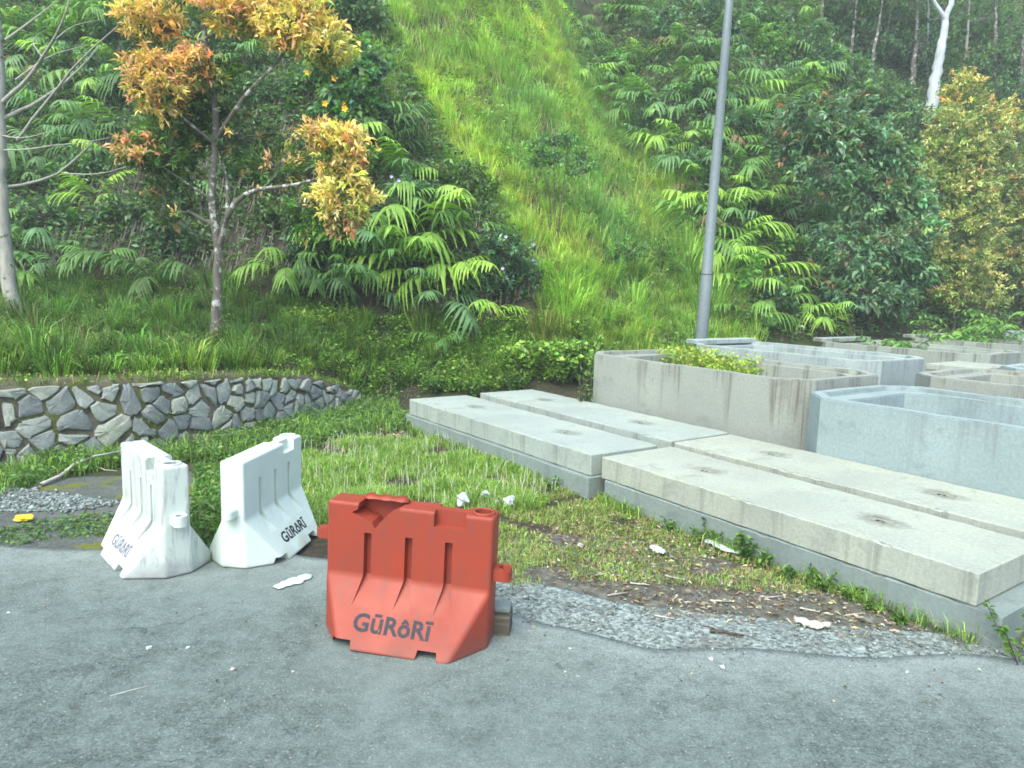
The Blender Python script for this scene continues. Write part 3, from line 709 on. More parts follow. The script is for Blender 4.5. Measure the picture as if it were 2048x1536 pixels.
# ------------------------------------------------------------------ lamp post
LP = hit(1412, 700); LP = np.array([3.62, 13.85, 0]); LP[2] = height(LP[0], LP[1])
lp = empty('lamp_post', LP); tag(lp, 'tall tapered octagonal galvanised steel lamp post behind the tanks', 'lamp post')
lp.rotation_euler = (0, math.radians(1.0), 0)
def oct_tube(name, z0, z1, r0_, r1_, mat, sides=8):
    s = Soup(); tube(s, [(0, 0, z0), (0, 0, z0 + 0.01), (0, 0, (z0 + z1) / 2), (0, 0, z1)], [r0_ * 0.96, r0_, (r0_ + r1_) / 2, r1_], sides); return obj(name, s.mesh(name, mat), lp)
oct_tube('base_plate', 0, 0.04, 0.24, 0.24, M['galv'], 4)
s = Soup(); tube(s, [(0, 0, 0.04), (0, 0, 1.2), (0, 0, 2.28), (0, 0, 2.30), (0, 0, 6.0), (0, 0, 11.0)], [0.122, 0.118, 0.114, 0.104, 0.083, 0.05], 8); shaft = obj('shaft', s.mesh('shaft', M['galv']), lp)
s = Soup(); an = np.linspace(0, 2 * np.pi, 9); tube(s, np.stack([0.113 * np.cos(an), 0.113 * np.sin(an), np.full(9, 2.29)], 1), 0.008, 5, cap=False); obj('joint_ring', s.mesh('joint_ring', M['steel']), shaft)
s = Soup(); tube(s, [(0, 0, 10.9), (-0.1, -0.1, 11.3), (-0.5, -0.5, 11.6), (-1.1, -1.1, 11.7)], [0.04, 0.04, 0.035, 0.03], 8); arm = obj('arm', s.mesh('arm', M['galv'], True), lp)
bm = box_bm(-0.3, 0.3, -0.13, 0.13, -0.06, 0.06, 0.03); bmesh.ops.transform(bm, matrix=Matrix.Translation((-1.3, -1.3, 11.7)) @ Matrix.Rotation(math.radians(45), 4, 'Z'), verts=bm.verts); bm_obj('lamp_head', bm, M['galv'], arm)

# ------------------------------------------------------------------ stone retaining wall
wl = empty('stone_wall', (0, 0, 0)); tag(wl, 'low curved retaining wall of grey rubble stones holding the grassy terrace', 'stone wall')
wd = np.concatenate([[0], np.cumsum(np.hypot(np.diff(WX), np.diff(WY)))])
def wpt(s_): return np.array([np.interp(s_, wd, WX), np.interp(s_, wd, WY)])
def wframe(s_):
    a, b_ = wpt(max(s_ - 0.3, 0)), wpt(min(s_ + 0.3, wd[-1])); d = unit(b_ - a); return d, np.array([d[1], -d[0]])   # along, outward (to the road)
S0, S1 = wd[1], wd[-1] - 0.02
ss = np.linspace(S0, S1, 60); s = Soup(); rows = []
for q in ss:
    p = wpt(q); d, n_ = wframe(q); zt = np.interp(q, wd, WZ)
    r_ = np.random.default_rng(int(q * 100)); e = r_.normal(0, 0.012)
    rows += [(*(p + n_ * 0.03), -0.1), (*(p + n_ * 0.0), zt - 0.06 + e), (*(p - n_ * 0.05), zt + 0.015 + e), (*(p - n_ * 0.42), zt + 0.03 + e), (*(p - n_ * 0.45), -0.1)]
n = len(ss); Q = [(5 * a + k, 5 * a + 5 + k, 5 * a + 6 + k, 5 * a + 1 + k) for a in range(n - 1) for k in range(4)]
s.add(np.array(rows), None, np.array(Q)); mo = obj('mortar_core', s.mesh('mortar_core', M['mortar']), wl)
# irregular stones: cells of a jittered layout on the wall face, clipped against their neighbours
r_ = np.random.default_rng(21); seeds = []
q = S0; 
for row in range(5):
    q = S0 + r_.uniform(0, 0.2)
    while q < S1:
        zt = np.interp(q, wd, WZ); h_ = zt / 4.5
        seeds.append((q + r_.normal(0, 0.05), max(0.02, (row + 0.45 + r_.normal(0, 0.30)) * h_ - 0.02))); q += r_.choice([0.13, 0.2, 0.28, 0.42]) * r_.uniform(0.8, 1.2)
seeds = np.array(seeds)
def clip(poly, p, nrm):
    out = []
    for a, b_ in zip(poly, poly[1:] + poly[:1]):
        da, db = np.dot(np.array(a) - p, nrm), np.dot(np.array(b_) - p, nrm)
        if da <= 0: out.append(a)
        if (da < 0 < db) or (db < 0 < da):
            t = da / (da - db); out.append((a[0] + (b_[0] - a[0]) * t, a[1] + (b_[1] - a[1]) * t))
    return out
for sd_ in seeds:
    q0, z0 = sd_; zt = np.interp(q0, wd, WZ)
    poly = [(q0 - 0.5, -0.05), (q0 + 0.5, -0.05), (q0 + 0.5, zt - 0.05), (q0 - 0.5, zt - 0.05)]
    near_ = seeds[np.hypot(seeds[:, 0] - q0, seeds[:, 1] - z0) < 0.9]
    for o_ in near_:
        dv = o_ - sd_; L_ = np.hypot(*dv)
        if L_ < 1e-6: continue
        poly = clip(poly, sd_ + dv * 0.5 - dv / L_ * r_.choice([0.003, 0.008, 0.016, 0.03]) * r_.uniform(0.7, 1.2), dv / L_)
        if len(poly) < 3: break
    if len(poly) < 3: continue
    poly = np.array(poly); c = poly.mean(0)
    ar = 0.5 * abs(np.dot(poly[:, 0], np.roll(poly[:, 1], 1)) - np.dot(poly[:, 1], np.roll(poly[:, 0], 1)))
    if ar < 0.003: continue
    # round the corners a little, then build a bulged stone
    P2 = []; rc = r_.uniform(0.10, 0.30)
    for a in range(len(poly)):
        p0, p1, p2 = poly[a - 1], poly[a], poly[(a + 1) % len(poly)]
        P2 += [p1 + (p0 - p1) * rc, p1 * (1 - rc * 0.55) + (p0 + p2) * rc * 0.275, p1 + (p2 - p1) * rc]
    P2 = np.array(P2) + r_.normal(0, 0.008, (len(P2), 2)); n = len(P2)
    proud = r_.uniform(0.012, 0.045); tl = r_.normal(0, 0.08, 2); V = []
    for k_, (scale, off) in enumerate(((1.0, -0.04), (1.0, proud * 0.35), (0.90, proud * 0.8), (0.62, proud))):
        for p in P2:
            a = c + (p - c) * scale; off2 = off + (np.dot(a - c, tl) if k_ else 0) + (r_.normal(0, 0.004) if k_ > 1 else 0)
            w = wpt(a[0]); d, n_ = wframe(a[0]); w = w + n_ * (0.03 * (1 - a[1]) + off2); V.append((w[0], w[1], a[1]))
    w = wpt(c[0]); d, n_ = wframe(c[0]); w = w + n_ * (0.03 * (1 - c[1]) + proud * 1.04)
    org = np.array([w[0], w[1], c[1]]); V.append(tuple(org)); V = np.array(V) - org
    Fq = [np.array([(l * n + k_, l * n + (k_ + 1) % n, (l + 1) * n + (k_ + 1) % n, (l + 1) * n + k_) for l in range(3) for k_ in range(n)]),
          np.array([(3 * n + k_, 3 * n + (k_ + 1) % n, 4 * n) for k_ in range(n)])]
    me = npmesh('stone', V, Fq, M['stone']); me.polygons.foreach_set('use_smooth', np.ones(len(me.polygons), bool)); me.set_sharp_from_angle(angle=math.radians(28))
    obj('stone', me, wl, org)

# ------------------------------------------------------------------ ferns: a fern is an empty with separate fronds
def frond_mesh(seed, L, npairs, pl, droop, a0, a1, cols, wid=0.07):
    r = np.random.default_rng(seed); s = Soup(); n = 16
    ang = np.radians(np.linspace(a0, a1, n)) ; st = L / (n - 1)
    pts = np.zeros((n, 3)); lat = r.normal(0, 0.05)
    for k in range(1, n):
        pts[k] = pts[k - 1] + st * np.array([lat * math.cos(ang[k]) * k / n, math.cos(ang[k]), math.sin(ang[k])])
    base, tip, stem = [np.array(c) for c in cols]
    tube(s, pts, np.linspace(0.010, 0.003, n), 4, stem)
    tan = unit(np.gradient(pts, axis=0))
    for k in range(npairs):
        t = 0.30 + 0.70 * (k + 0.5) / npairs; f = t * (n - 1); i0 = min(int(f), n - 2); p0 = pts[i0] + (pts[i0 + 1] - pts[i0]) * (f - i0); T = tan[i0]
        prof = math.sin(math.pi * (0.16 + 0.80 * (k + 0.5) / npairs)) ** 0.7
        for sg in (-1, 1):
            l_ = pl * prof * r.uniform(0.85, 1.12); be = math.radians(r.uniform(22, 42) + 25 * k / npairs)
            D = unit(np.array([sg, 0, 0]) * math.cos(be) + T * math.sin(be) + r.normal(0, 0.06, 3)); nrm = unit(np.cross(T, np.array([1, 0, 0])))
            nrm = nrm if nrm[2] > 0 else -nrm
            m_ = 7; q = np.linspace(0, 1, m_); dr = droop * r.uniform(0.75, 1.25)
            c = p0 + D * l_ * (q - 0.18 * dr * q ** 2)[:, None] + np.array([0, 0, -1]) * (l_ * dr * 0.75 * q ** 1.9)[:, None]
            tg = unit(np.gradient(c, axis=0)); sd_ = unit(np.cross(tg, nrm)); up = np.cross(sd_, tg)
            w = wid * 0.5 * (prof * 0.4 + 0.6) * np.minimum(1, 0.45 + 3 * q) * (1 - q ** 1.6) ** 0.9 * np.where(np.arange(m_) % 2, 1.15, 0.78)
            w[-1] = 0.004
            V = np.stack([c - sd_ * w[:, None] - up * w[:, None] * 0.25, c, c + sd_ * w[:, None] - up * w[:, None] * 0.25], 1).reshape(-1, 3)
            Q = [(3 * a + b_, 3 * a + 3 + b_, 3 * a + 4 + b_, 3 * a + 1 + b_) for a in range(m_ - 1) for b_ in (0, 1)]
            mixt = (q * 0.6 + 0.4 * t)[:, None]; cc = (base * (1 - mixt) + tip * mixt) * math.exp(r.normal(0, 0.12))
            s.add(V, None, np.array(Q), np.repeat(cc, 3, 0))
    return s.mesh('frond', M['leaf'])
TONE = {'bright': ((0.10, 0.20, 0.035), (0.21, 0.33, 0.055), (0.12, 0.14, 0.04)), 'mid': ((0.055, 0.125, 0.03), (0.115, 0.22, 0.05), (0.09, 0.10, 0.04)),
        'cool': ((0.05, 0.11, 0.045), (0.10, 0.19, 0.075), (0.08, 0.09, 0.05)), 'dark': ((0.028, 0.062, 0.02), (0.055, 0.11, 0.033), (0.05, 0.045, 0.03)),
        'dead': ((0.10, 0.07, 0.04), (0.16, 0.115, 0.06), (0.1, 0.07, 0.04))}
FR = {}
for tn in TONE:
    FR[tn] = [frond_mesh(100 + k, L, np_, pl, dr, a0, a1, TONE[tn], w) for k, (L, np_, pl, dr, a0, a1, w) in enumerate([
        (1.25, 9, 0.50, 1.0, 68, -25, 0.075), (1.15, 10, 0.44, 1.2, 60, -35, 0.065), (1.35, 10, 0.52, 0.85, 72, -10, 0.08), (1.0, 8, 0.46, 1.1, 55, -40, 0.07), (1.2, 11, 0.38, 0.8, 75, -15, 0.06)])]
TW = {'bright': 'light green', 'mid': 'mid green', 'cool': 'grey green', 'dark': 'dark green'}
def fern(P, size, tone, label, group, n=7, down=-math.pi / 2, spread=2.0, deadf=0.02, cat='fern'):
    root = empty('fern', P); tag(root, label, cat, group)
    for k in range(n):
        tn = tone if random.random() > deadf else 'dead'
        o = bpy.data.objects.new('frond', random.choice(FR[tn])); link(o, root)
        az = down + (k / max(n - 1, 1) - 0.5) * 2 * spread + random.gauss(0, 0.2)
        sc = size * random.uniform(0.75, 1.15)
        o.rotation_euler = (random.gauss(0, 0.15), random.gauss(0, 0.12), az - math.pi / 2); o.scale = (sc, sc, sc * random.uniform(0.85, 1.1))
        o.location = (random.gauss(0, 0.05), random.gauss(0, 0.05), random.uniform(-0.03, 0.15) * size)
    return root
GB = [(660, -60), (715, 60), (765, 180), (820, 290), (900, 360), (1000, 430), (1050, 520), (1090, 600), (1110, 690), (1500, 685), (1480, 600), (1430, 500), (1390, 400), (1330, 310), (1250, 220), (1180, 130), (1130, 0), (1120, -60)]   # outline of the grassy strip, turned into plan below
GBP = np.array([hit(*p)[:2] for p in GB])
def inside(P, poly):
    x, y = P[..., 0], P[..., 1]; r = np.zeros(x.shape, bool); n = len(poly)
    for k in range(n):
        (x0, y0), (x1, y1) = poly[k], poly[(k + 1) % n]
        c = ((y0 > y) != (y1 > y)) & (x < (x1 - x0) * (y - y0) / (y1 - y0 + 1e-12) + x0); r ^= c
    return r
# fern bank on the right of the grass
for yy in range(-60, 665, 50):
    for xx in range(1110, 1860, 56):
        px, py = xx + random.gauss(0, 17), yy + random.gauss(0, 15)
        edge = np.interp(py, [-60, 130, 220, 310, 400, 500, 600, 680], [1110, 1150, 1215, 1300, 1365, 1405, 1450, 1490])
        if px < edge - 10 or (px > 1700 and py < 150) or (px > 1560 and 260 < py < 600 and random.random() < 0.5) or (px > 1600 and py > 560): continue
        if px > 1680 and random.random() < 0.6: continue
        P = hit(px, py)
        q = random.random(); near_edge = px < edge + 190
        tone = ('bright' if q < 0.42 else 'mid' if q < 0.85 else 'cool') if near_edge and py > 90 else ('mid' if q < 0.45 else 'cool' if q < 0.75 else 'dark' if q < 0.93 else 'bright')
        grp = ('ferns between grass and lamp post' if px < 1430 else 'ferns right of the lamp post') if py < 330 else 'ferns around the lamp post foot'
        hb = 'near the top edge' if py < 90 else 'in the upper part' if py < 210 else 'in the middle'
        lab = '%s fern %s of the slope %s' % (TW[tone], hb, 'between grass strip and lamp post' if px < 1430 else 'just right of the lamp post' if px < 1600 else 'left of the white trunked tree') if py < 330 else '%s arching fern low on the slope, %s the lamp post' % (TW[tone], 'left of' if px < 1400 else 'close beside' if px < 1520 else 'well right of')
        fern(P, random.uniform(0.95, 1.35), tone, lab, grp, random.choice([5, 6, 6]))
# shaded bank on the left
for yy in range(-40, 600, 62):
    for xx in range(-60, 760, 74):
        px, py = xx + random.gauss(0, 20), yy + random.gauss(0, 18)
        lim = np.interp(py, [0, 200, 320, 420, 520], [670, 750, 800, 860, 930])
        if px > lim or (px > 270 and px < 640 and py > 180 and random.random() < 0.7) or (px > 60 and px < 560 and py > 400 and random.random() < 0.75): continue
        if 540 < px < 720 and 100 < py < 260: continue
        P = hit(px, py); q = random.random()
        left = px < 260
        tone = ('bright' if q < 0.4 else 'cool' if q < 0.75 else 'mid') if left and py < 360 else ('cool' if q < 0.4 else 'mid' if q < 0.7 else 'dark' if q < 0.88 else 'bright')
        hb = 'high' if py < 170 else 'midway' if py < 350 else 'low'
        fern(P, random.uniform(0.85, 1.2), tone, '%s fern %s on the bank %s' % (TW[tone], hb, 'behind the pale bare tree' if left else 'behind the orange leaved tree'),
             'ferns behind the pale tree' if left else 'ferns behind the orange tree', random.choice([5, 6, 7]), deadf=0.04)
# the ferns that stand out
for (px, py, sz, tone, lab, n) in [
    (205, 545, 0.95, 'mid', 'large drooping fern on the terrace between the two trees', 8), (120, 560, 0.8, 'cool', 'cool green fern beside the pale trunk, left of the large drooping one', 7),
    (565, 560, 0.95, 'bright', 'bright drooping fern just right of the orange tree trunk', 8), (830, 560, 1.25, 'bright', 'big light green fern mass at the foot of the bank, centre', 10),
    (900, 570, 1.2, 'bright', 'big light green fern beside purple flowered shrub', 10), (790, 470, 1.1, 'mid', 'tall fern above the big light green fern mass', 8), (740, 600, 1.0, 'cool', 'grey green fern at the dark foot of the bank', 8),
    (860, 430, 1.2, 'bright', 'light green fern under the yellow orange leaf cluster', 9), (985, 650, 0.72, 'bright', 'low fern with long leaflets in front of purple flowered shrub', 7), (880, 700, 0.62, 'mid', 'small yellowish fern on the terrace edge', 8),
    (760, 540, 1.3, 'bright', 'light green fern left in the big central fern mass', 10), (845, 500, 1.35, 'bright', 'light green fern at the top of the big central fern mass', 10), (930, 480, 1.0, 'mid', 'fern between central fern mass and the grass slope', 8), (880, 620, 1.0, 'cool', 'drooping dark fern below the central fern mass', 9), (640, 590, 0.8, 'mid', 'low fern in the dark hollow right of the orange tree', 7), (310, 570, 0.7, 'cool', 'small cool green fern just left of the orange tree trunk', 7), (800, 370, 1.0, 'bright', 'pale fern beside the right side of orange tree', 8), (690, 560, 0.9, 'mid', 'fern half in shade left of the big light green ferns', 7),
    (1590, 640, 0.95, 'bright', 'bright fern right of the lamp post near the white tank', 8), (1500, 655, 0.7, 'mid', 'fern tuft beside the lamp post above the white tank', 7), (1650, 668, 0.9, 'bright', 'spreading fern above the rim of the back tanks', 8)]:
    fern(hit(px, py), sz, tone, lab, None, n, spread=2.6, deadf=0.02)

# ------------------------------------------------------------------ trees and shrubs
def curve3(a, b_, sag=0.0, wob=0.1, n=6):
    a, b_ = np.asarray(a, float), np.asarray(b_, float); t = np.linspace(0, 1, n)[:, None]; L = np.linalg.norm(b_ - a)
    mid = (a + b_) / 2 + RNG.normal(0, wob * L, 3) + np.array([0, 0, sag * L])
    return a * (1 - t) ** 2 + 2 * mid * t * (1 - t) + b_ * t ** 2
def tree(name, label, cat, base, trunks, clusters, leaf, bark, group=None, lean=None, crown='crown', flowers=None):
    """trunks: list of (points relative to base, r0, r1); clusters: (centre rel, radii, twigs, palette young, palette old, young share); leaf: (len, width, per twig)"""
    root = empty(name, base); tag(root, label, cat, group)
    w = Soup(); c = Soup(); fl = []; allp = []; allr = []
    for pts, ra, rb in trunks:
        pts = np.array(pts, float); d = np.concatenate([[0], np.cumsum(np.linalg.norm(np.diff(pts, axis=0), axis=1))]); t = np.linspace(0, d[-1], max(6, int(d[-1] / 0.22)))
        q = np.stack([np.interp(t, d, pts[:, k]) for k in range(3)], 1)
        if len(q) > 5: q[1:-1] = (q[:-2] + q[1:-1] * 2 + q[2:]) / 4
        q[1:] += RNG.normal(0, ra * 0.12, q[1:].shape); rr = ra + (rb - ra) * t / d[-1]
        tube(w, q, rr, 8); allp.append(q); allr.append(rr)
    AP = np.concatenate(allp); AR = np.concatenate(allr)
    for (ctr, rad, ntw, young, old, ysh) in clusters:
        ctr = np.array(ctr, float); rad = np.array(rad, float)
        cost = np.linalg.norm(AP - ctr, axis=1) + 1.2 * np.clip(AP[:, 2] - ctr[2] + 0.2, 0, None)
        k = int(np.argmin(cost)); limb = curve3(AP[k], ctr, -0.05, 0.08, 7)
        r_l = min(AR[k] * 0.6, 0.035); tube(w, limb, np.linspace(r_l, 0.008, 7), 5)
        u = unit(RNG.normal(size=(ntw, 3))); u = u * (RNG.uniform(0.25, 1.0, (ntw, 1)) ** 0.55)
        E_ = ctr + u * rad * (1 + 0.14 * np.sin(u[:, :1] * 7 + ctr[0]) * np.cos(u[:, 2:] * 6))
        st = limb[RNG.integers(3, 7, ntw)]
        for a in range(ntw):
            if a % 2 == 0: tube(w, curve3(st[a], E_[a], 0.06, 0.08, 4), np.linspace(0.007, 0.002, 4), 3, cap=False)
        per = leaf[2]; n = ntw * per
        D0 = unit(E_ - st + RNG.normal(0, 0.15, E_.shape)); tl = np.minimum(0.35, 0.45 * np.linalg.norm(E_ - st, axis=1))[:, None]
        back = RNG.uniform(0, 1, (ntw, per, 1)) ** 1.3
        P = E_[:, None, :] - D0[:, None, :] * tl[:, None, :] * back + RNG.normal(0, leaf[0] * 0.22, (ntw, per, 3))
        D = D0[:, None, :] * 0.6 + RNG.normal(0, 0.7, (ntw, per, 3)) + np.array([0, 0, leaf[3] if len(leaf) > 3 else 0.1])
        out = np.clip(np.linalg.norm(u, axis=1), 0, 1) * 0.5 + 0.5 * (u[:, 2] * 0.5 + 0.5) + 0.15 * (-u[:, 1])
        yo = RNG.uniform(size=ntw) < ysh * np.clip(out * 1.6, 0.05, 1.5)
        cy, cold = pick(young, ntw, 0.2), pick(old, ntw, 0.22)
        tc = np.where(yo[:, None], cy, cold); C = tc[:, None, :] * np.exp(RNG.normal(0, 0.16, (ntw, per, 1)))
        deep = (back[..., 0] > 0.55) & yo[:, None]; C = np.where(deep[..., None], (C * 0.72 + cold[:, None, :] * 0.28), C)
        L = leaf[0] * RNG.uniform(0.65, 1.25, n); leaves(c, P.reshape(-1, 3), D.reshape(-1, 3), L, L * leaf[1], C.reshape(-1, 3))
        if flowers: fl.append(E_[RNG.uniform(size=ntw) < flowers[0]])
    obj('trunk' if cat == 'tree' else 'stem', w.mesh('trunk', bark, True), root)
    obj(crown, c.mesh(crown, M['leaf']), root)
    if flowers:
        for p in np.concatenate(fl)[:14]:
            s = Soup(); a = np.linspace(0, 2 * np.pi, 5, endpoint=False); D = np.stack([np.cos(a), np.full(5, -0.6), np.sin(a)], 1)
            leaves(s, np.zeros((5, 3)), D, flowers[1], flowers[1] * 0.8, (1, 1, 1), 0.1, 0.1, up=np.tile([[0, -1.0, 0.2]], (5, 1)))
            obj('flower', s.mesh('flower', flowers[2]), root, p + np.array([0, -0.1, 0.03]))
    return root
def rel(base, px, py, dy=0.0):
    """point seen at a pixel, at the depth of base plus dy, relative to base"""
    d = ray(px, py); P = CAM + d * ((base[1] + dy) / d[1]); return P - base
ORANGE = [(0.43, 0.285, 0.15, 3), (0.45, 0.325, 0.145, 3), (0.41, 0.235, 0.16, 2), (0.38, 0.34, 0.13, 2)]
YEL = [(0.42, 0.36, 0.15, 3), (0.44, 0.325, 0.15, 3), (0.35, 0.36, 0.14, 2), (0.48, 0.44, 0.27, 1)]
YELG = [(0.29, 0.30, 0.12, 3), (0.35, 0.33, 0.15, 3), (0.23, 0.27, 0.11, 3), (0.38, 0.29, 0.14, 0.7)]
PINK = [(0.42, 0.235, 0.165, 3), (0.44, 0.285, 0.165, 2), (0.33, 0.23, 0.11, 1)]
OLD = [(0.045, 0.10, 0.025, 3), (0.075, 0.15, 0.035, 2), (0.03, 0.065, 0.02, 2)]
OLDY = [(0.12, 0.165, 0.055, 3), (0.075, 0.125, 0.045, 3), (0.18, 0.19, 0.07, 2)]
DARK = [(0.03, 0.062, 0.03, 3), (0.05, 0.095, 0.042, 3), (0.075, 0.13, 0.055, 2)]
COOL = [(0.05, 0.105, 0.06, 3), (0.075, 0.145, 0.078, 3), (0.11, 0.185, 0.10, 2)]
GREEN = [(0.06, 0.14, 0.03, 3), (0.09, 0.19, 0.04, 3), (0.13, 0.23, 0.05, 1)]
REDTIP = [(0.20, 0.10, 0.055, 1), (0.12, 0.16, 0.06, 3)]

# orange-leaved tree on the terrace
B = on(-4.55, 10.75)
R_ = lambda x, y, d=0.0: rel(B, x, y, d)
tree('orange_leaved_tree', 'young tree with orange new leaves and lichen spotted trunk on the terrace', 'tree', B,
     [([(0, 0, -0.1), R_(436, 600), R_(440, 500), R_(425, 440), R_(423, 380), R_(432, 280), R_(430, 200), R_(415, 100), R_(400, -60)], 0.078, 0.03),
      ([R_(438, 500), R_(455, 430, -0.15), R_(470, 395, -0.3), R_(520, 375, -0.4), R_(600, 372, -0.5), R_(660, 350, -0.5)], 0.05, 0.014),
      ([R_(432, 280), R_(480, 200, -0.2), R_(560, 120, -0.3), R_(600, 60, -0.4)], 0.035, 0.012), ([R_(432, 290), R_(370, 240, -0.2), R_(320, 190, -0.4)], 0.03, 0.01),
      ([R_(423, 400), R_(350, 350, -0.2), R_(290, 310, -0.3)], 0.02, 0.008), ([R_(455, 430, -0.15), R_(455, 360, 0.1), R_(440, 300, 0.2)], 0.03, 0.01)],
     [(R_(320, 175, -0.5), (0.55, 0.5, 0.50), 150, PINK + ORANGE, OLD, 0.85), (R_(300, 130, -0.4), (0.35, 0.4, 0.25), 60, ORANGE, OLD, 0.8), (R_(385, 130, -0.3), (0.3, 0.4, 0.35), 60, PINK, OLD, 0.7),
      (R_(300, 40, -0.3), (0.50, 0.5, 0.36), 100, ORANGE, OLDY, 0.75), (R_(470, 25, -0.4), (0.55, 0.5, 0.30), 110, ORANGE, OLDY, 0.85), (R_(590, 45, -0.5), (0.62, 0.5, 0.45), 170, YEL + ORANGE, OLDY, 0.9),
      (R_(655, 90, -0.5), (0.40, 0.45, 0.33), 110, YEL, OLDY, 0.9), (R_(550, -60, -0.3), (1.2, 0.7, 0.5), 180, YEL + ORANGE, OLDY, 0.85), (R_(330, -70, -0.3), (0.9, 0.7, 0.5), 110, ORANGE, OLDY, 0.8),
      (R_(690, 300, -0.6), (0.42, 0.45, 0.42), 150, ORANGE + YEL, OLD, 0.85), (R_(690, 390, -0.6), (0.48, 0.45, 0.42), 160, YEL, OLDY, 0.85), (R_(640, 270, -0.5), (0.28, 0.4, 0.22), 50, ORANGE, OLD, 0.8),
      (R_(690, 450, -0.5), (0.25, 0.3, 0.2), 40, PINK, OLD, 0.7), (R_(270, 300, -0.3), (0.40, 0.35, 0.25), 70, PINK, OLD, 0.55),
      (R_(340, 300, 0.0), (0.55, 0.5, 0.6), 120, PINK, OLD, 0.10), (R_(370, 240, 0.2), (0.5, 0.5, 0.5), 90, YEL, OLD, 0.12), (R_(480, 270, 0.3), (0.7, 0.5, 0.5), 90, ORANGE, DARK, 0.10),
      (R_(340, 400, 0.1), (0.5, 0.5, 0.5), 80, PINK, DARK, 0.08), (R_(560, 330, 0.2), (0.6, 0.5, 0.5), 80, ORANGE, OLD, 0.15), (R_(620, 430, -0.2), (0.5, 0.4, 0.4), 70, ORANGE, OLD, 0.2), (R_(420, 160, 0.1), (0.6, 0.5, 0.5), 70, YEL, OLD, 0.3)],
     (0.105, 0.34, 14), M['bark'])

# pale bare tree at the left edge
B = on(-8.05, 11.75)
tr = [([(0, 0, -0.1), rel(B, 22, 600), rel(B, 8, 480), rel(B, 2, 360), rel(B, 0, 250), rel(B, -3, 120), rel(B, -15, -60)], 0.115, 0.06)]
br = [([(2, 375), (40, 372), (90, 360), (130, 345), (150, 315), (185, 285)], 0.028, 0.008), ([(130, 347), (190, 350), (235, 340), (260, 330)], 0.012, 0.004),
      ([(2, 240), (40, 220), (80, 205), (115, 175), (150, 150), (200, 90)], 0.034, 0.008), ([(5, 205), (50, 165), (85, 120), (95, 95), (125, 50), (140, -10)], 0.036, 0.012),
      ([(30, 160), (60, 140), (85, 115), (130, 100), (180, 90)], 0.014, 0.005), ([(35, 280), (80, 220), (120, 170), (160, 120), (215, 70), (250, 40)], 0.026, 0.006), ([(85, 115), (60, 80), (90, 60)], 0.012, 0.004),
      ([(2, 300), (50, 300), (110, 290), (170, 285), (220, 275)], 0.014, 0.004), ([(10, 80), (60, 45), (115, 0)], 0.022, 0.008), ([(0, 270), (40, 278), (80, 270), (115, 255)], 0.012, 0.004), ([(95, 95), (140, 50), (200, 40)], 0.012, 0.004), ([(-3, 120), (-40, 60), (-90, -20)], 0.04, 0.012)]
for k, (pp, ra, rb) in enumerate(br):
    tr.append(([rel(B, x, y, -0.25 * q * (1 if k % 2 else -0.6)) for q, (x, y) in enumerate(pp)], ra, rb))
tree('pale_bare_tree', 'pale grey nearly bare tree with crooked branches at left picture edge', 'tree', B, tr,
     [(rel(B, -60, -140), (1.0, 0.8, 0.6), 60, GREEN, OLD, 0.5), (rel(B, 120, -130, -0.3), (0.7, 0.6, 0.4), 30, GREEN, OLD, 0.5)], (0.10, 0.4, 10), M['palebark'])

# shrubs on the slope
def shrub(name, label, px, py, clusters, leaf, pal, young=None, ysh=0.2, flowers=None, bark='twig', group=None, cat='shrub', stemr=0.025, nst=3):
    B = hit(px, py); tr = []
    for k in range(nst):
        c = clusters[k % len(clusters)]; top = rel(B, c[0], c[1], c[4] if len(c) > 4 else 0.0)
        tr.append((curve3((RNG.normal(0, 0.05), RNG.normal(0, 0.05), -0.05), top * 0.8, 0.05, 0.07, 5), stemr, stemr * 0.3))
    sc = np.linalg.norm(B - CAM) / FPX
    cl = [(rel(B, c[0], c[1], c[4] if len(c) > 4 else 0.0), (c[2] * sc, min(c[2], c[3]) * sc * 0.9, c[3] * sc), int(c[5]) if len(c) > 5 else 60, young or pal, pal, ysh if young else 0) for c in clusters]
    return tree(name, label, cat, B, tr, cl, leaf, M[bark], group, crown='foliage', flowers=flowers)
shrub('flowering_shrub', 'broad leaved green shrub with yellow flowers above the orange tree', 690, 290, [(710, 190, 55, 50, -.2, 90), (660, 130, 55, 55, 0, 80), (735, 130, 38, 50, 0, 60), (680, 230, 55, 40, -.2, 70), (745, 230, 32, 34, -.1, 40)], (0.16, 0.7, 11, -0.1), COOL + GREEN, flowers=(0.03, 0.09, M['ypetal']))
shrub('dark_shrub', 'dark leafy shrub at the top edge above the yellow flowered shrub', 690, 90, [(700, 20, 60, 35, 0, 90), (650, 40, 55, 40, 0, 70), (745, 25, 30, 28, -.2, 40)], (0.14, 0.6, 11), COOL + DARK)
shrub('small_tree', 'small open shrub with thin stem standing alone in the slope grass', 1112, 470, [(1105, 275, 26, 14, 0, 26), (1140, 280, 26, 16, 0.1, 26), (1075, 295, 20, 18, -.2, 22), (1090, 320, 22, 10, .1, 14), (1165, 315, 22, 16, 0.2, 20), (1120, 315, 24, 12, -.1, 18), (1150, 345, 22, 12, 0.1, 12), (1180, 335, 14, 12, 0, 10), (1065, 325, 12, 10, 0, 8)], (0.11, 0.35, 9), COOL + GREEN, flowers=(0.02, 0.045, M['petal']), stemr=0.022)
shrub('flowering_shrub', 'dark shrub with pale purple flowers beside the big light green fern', 1020, 610, [(1020, 510, 65, 45, 0, 130), (1050, 555, 40, 35, 0, 60), (990, 560, 50, 35, -.2, 70), (985, 480, 35, 25, 0, 40)], (0.085, 0.5, 12), DARK + COOL, flowers=(0.03, 0.045, M['petal']))
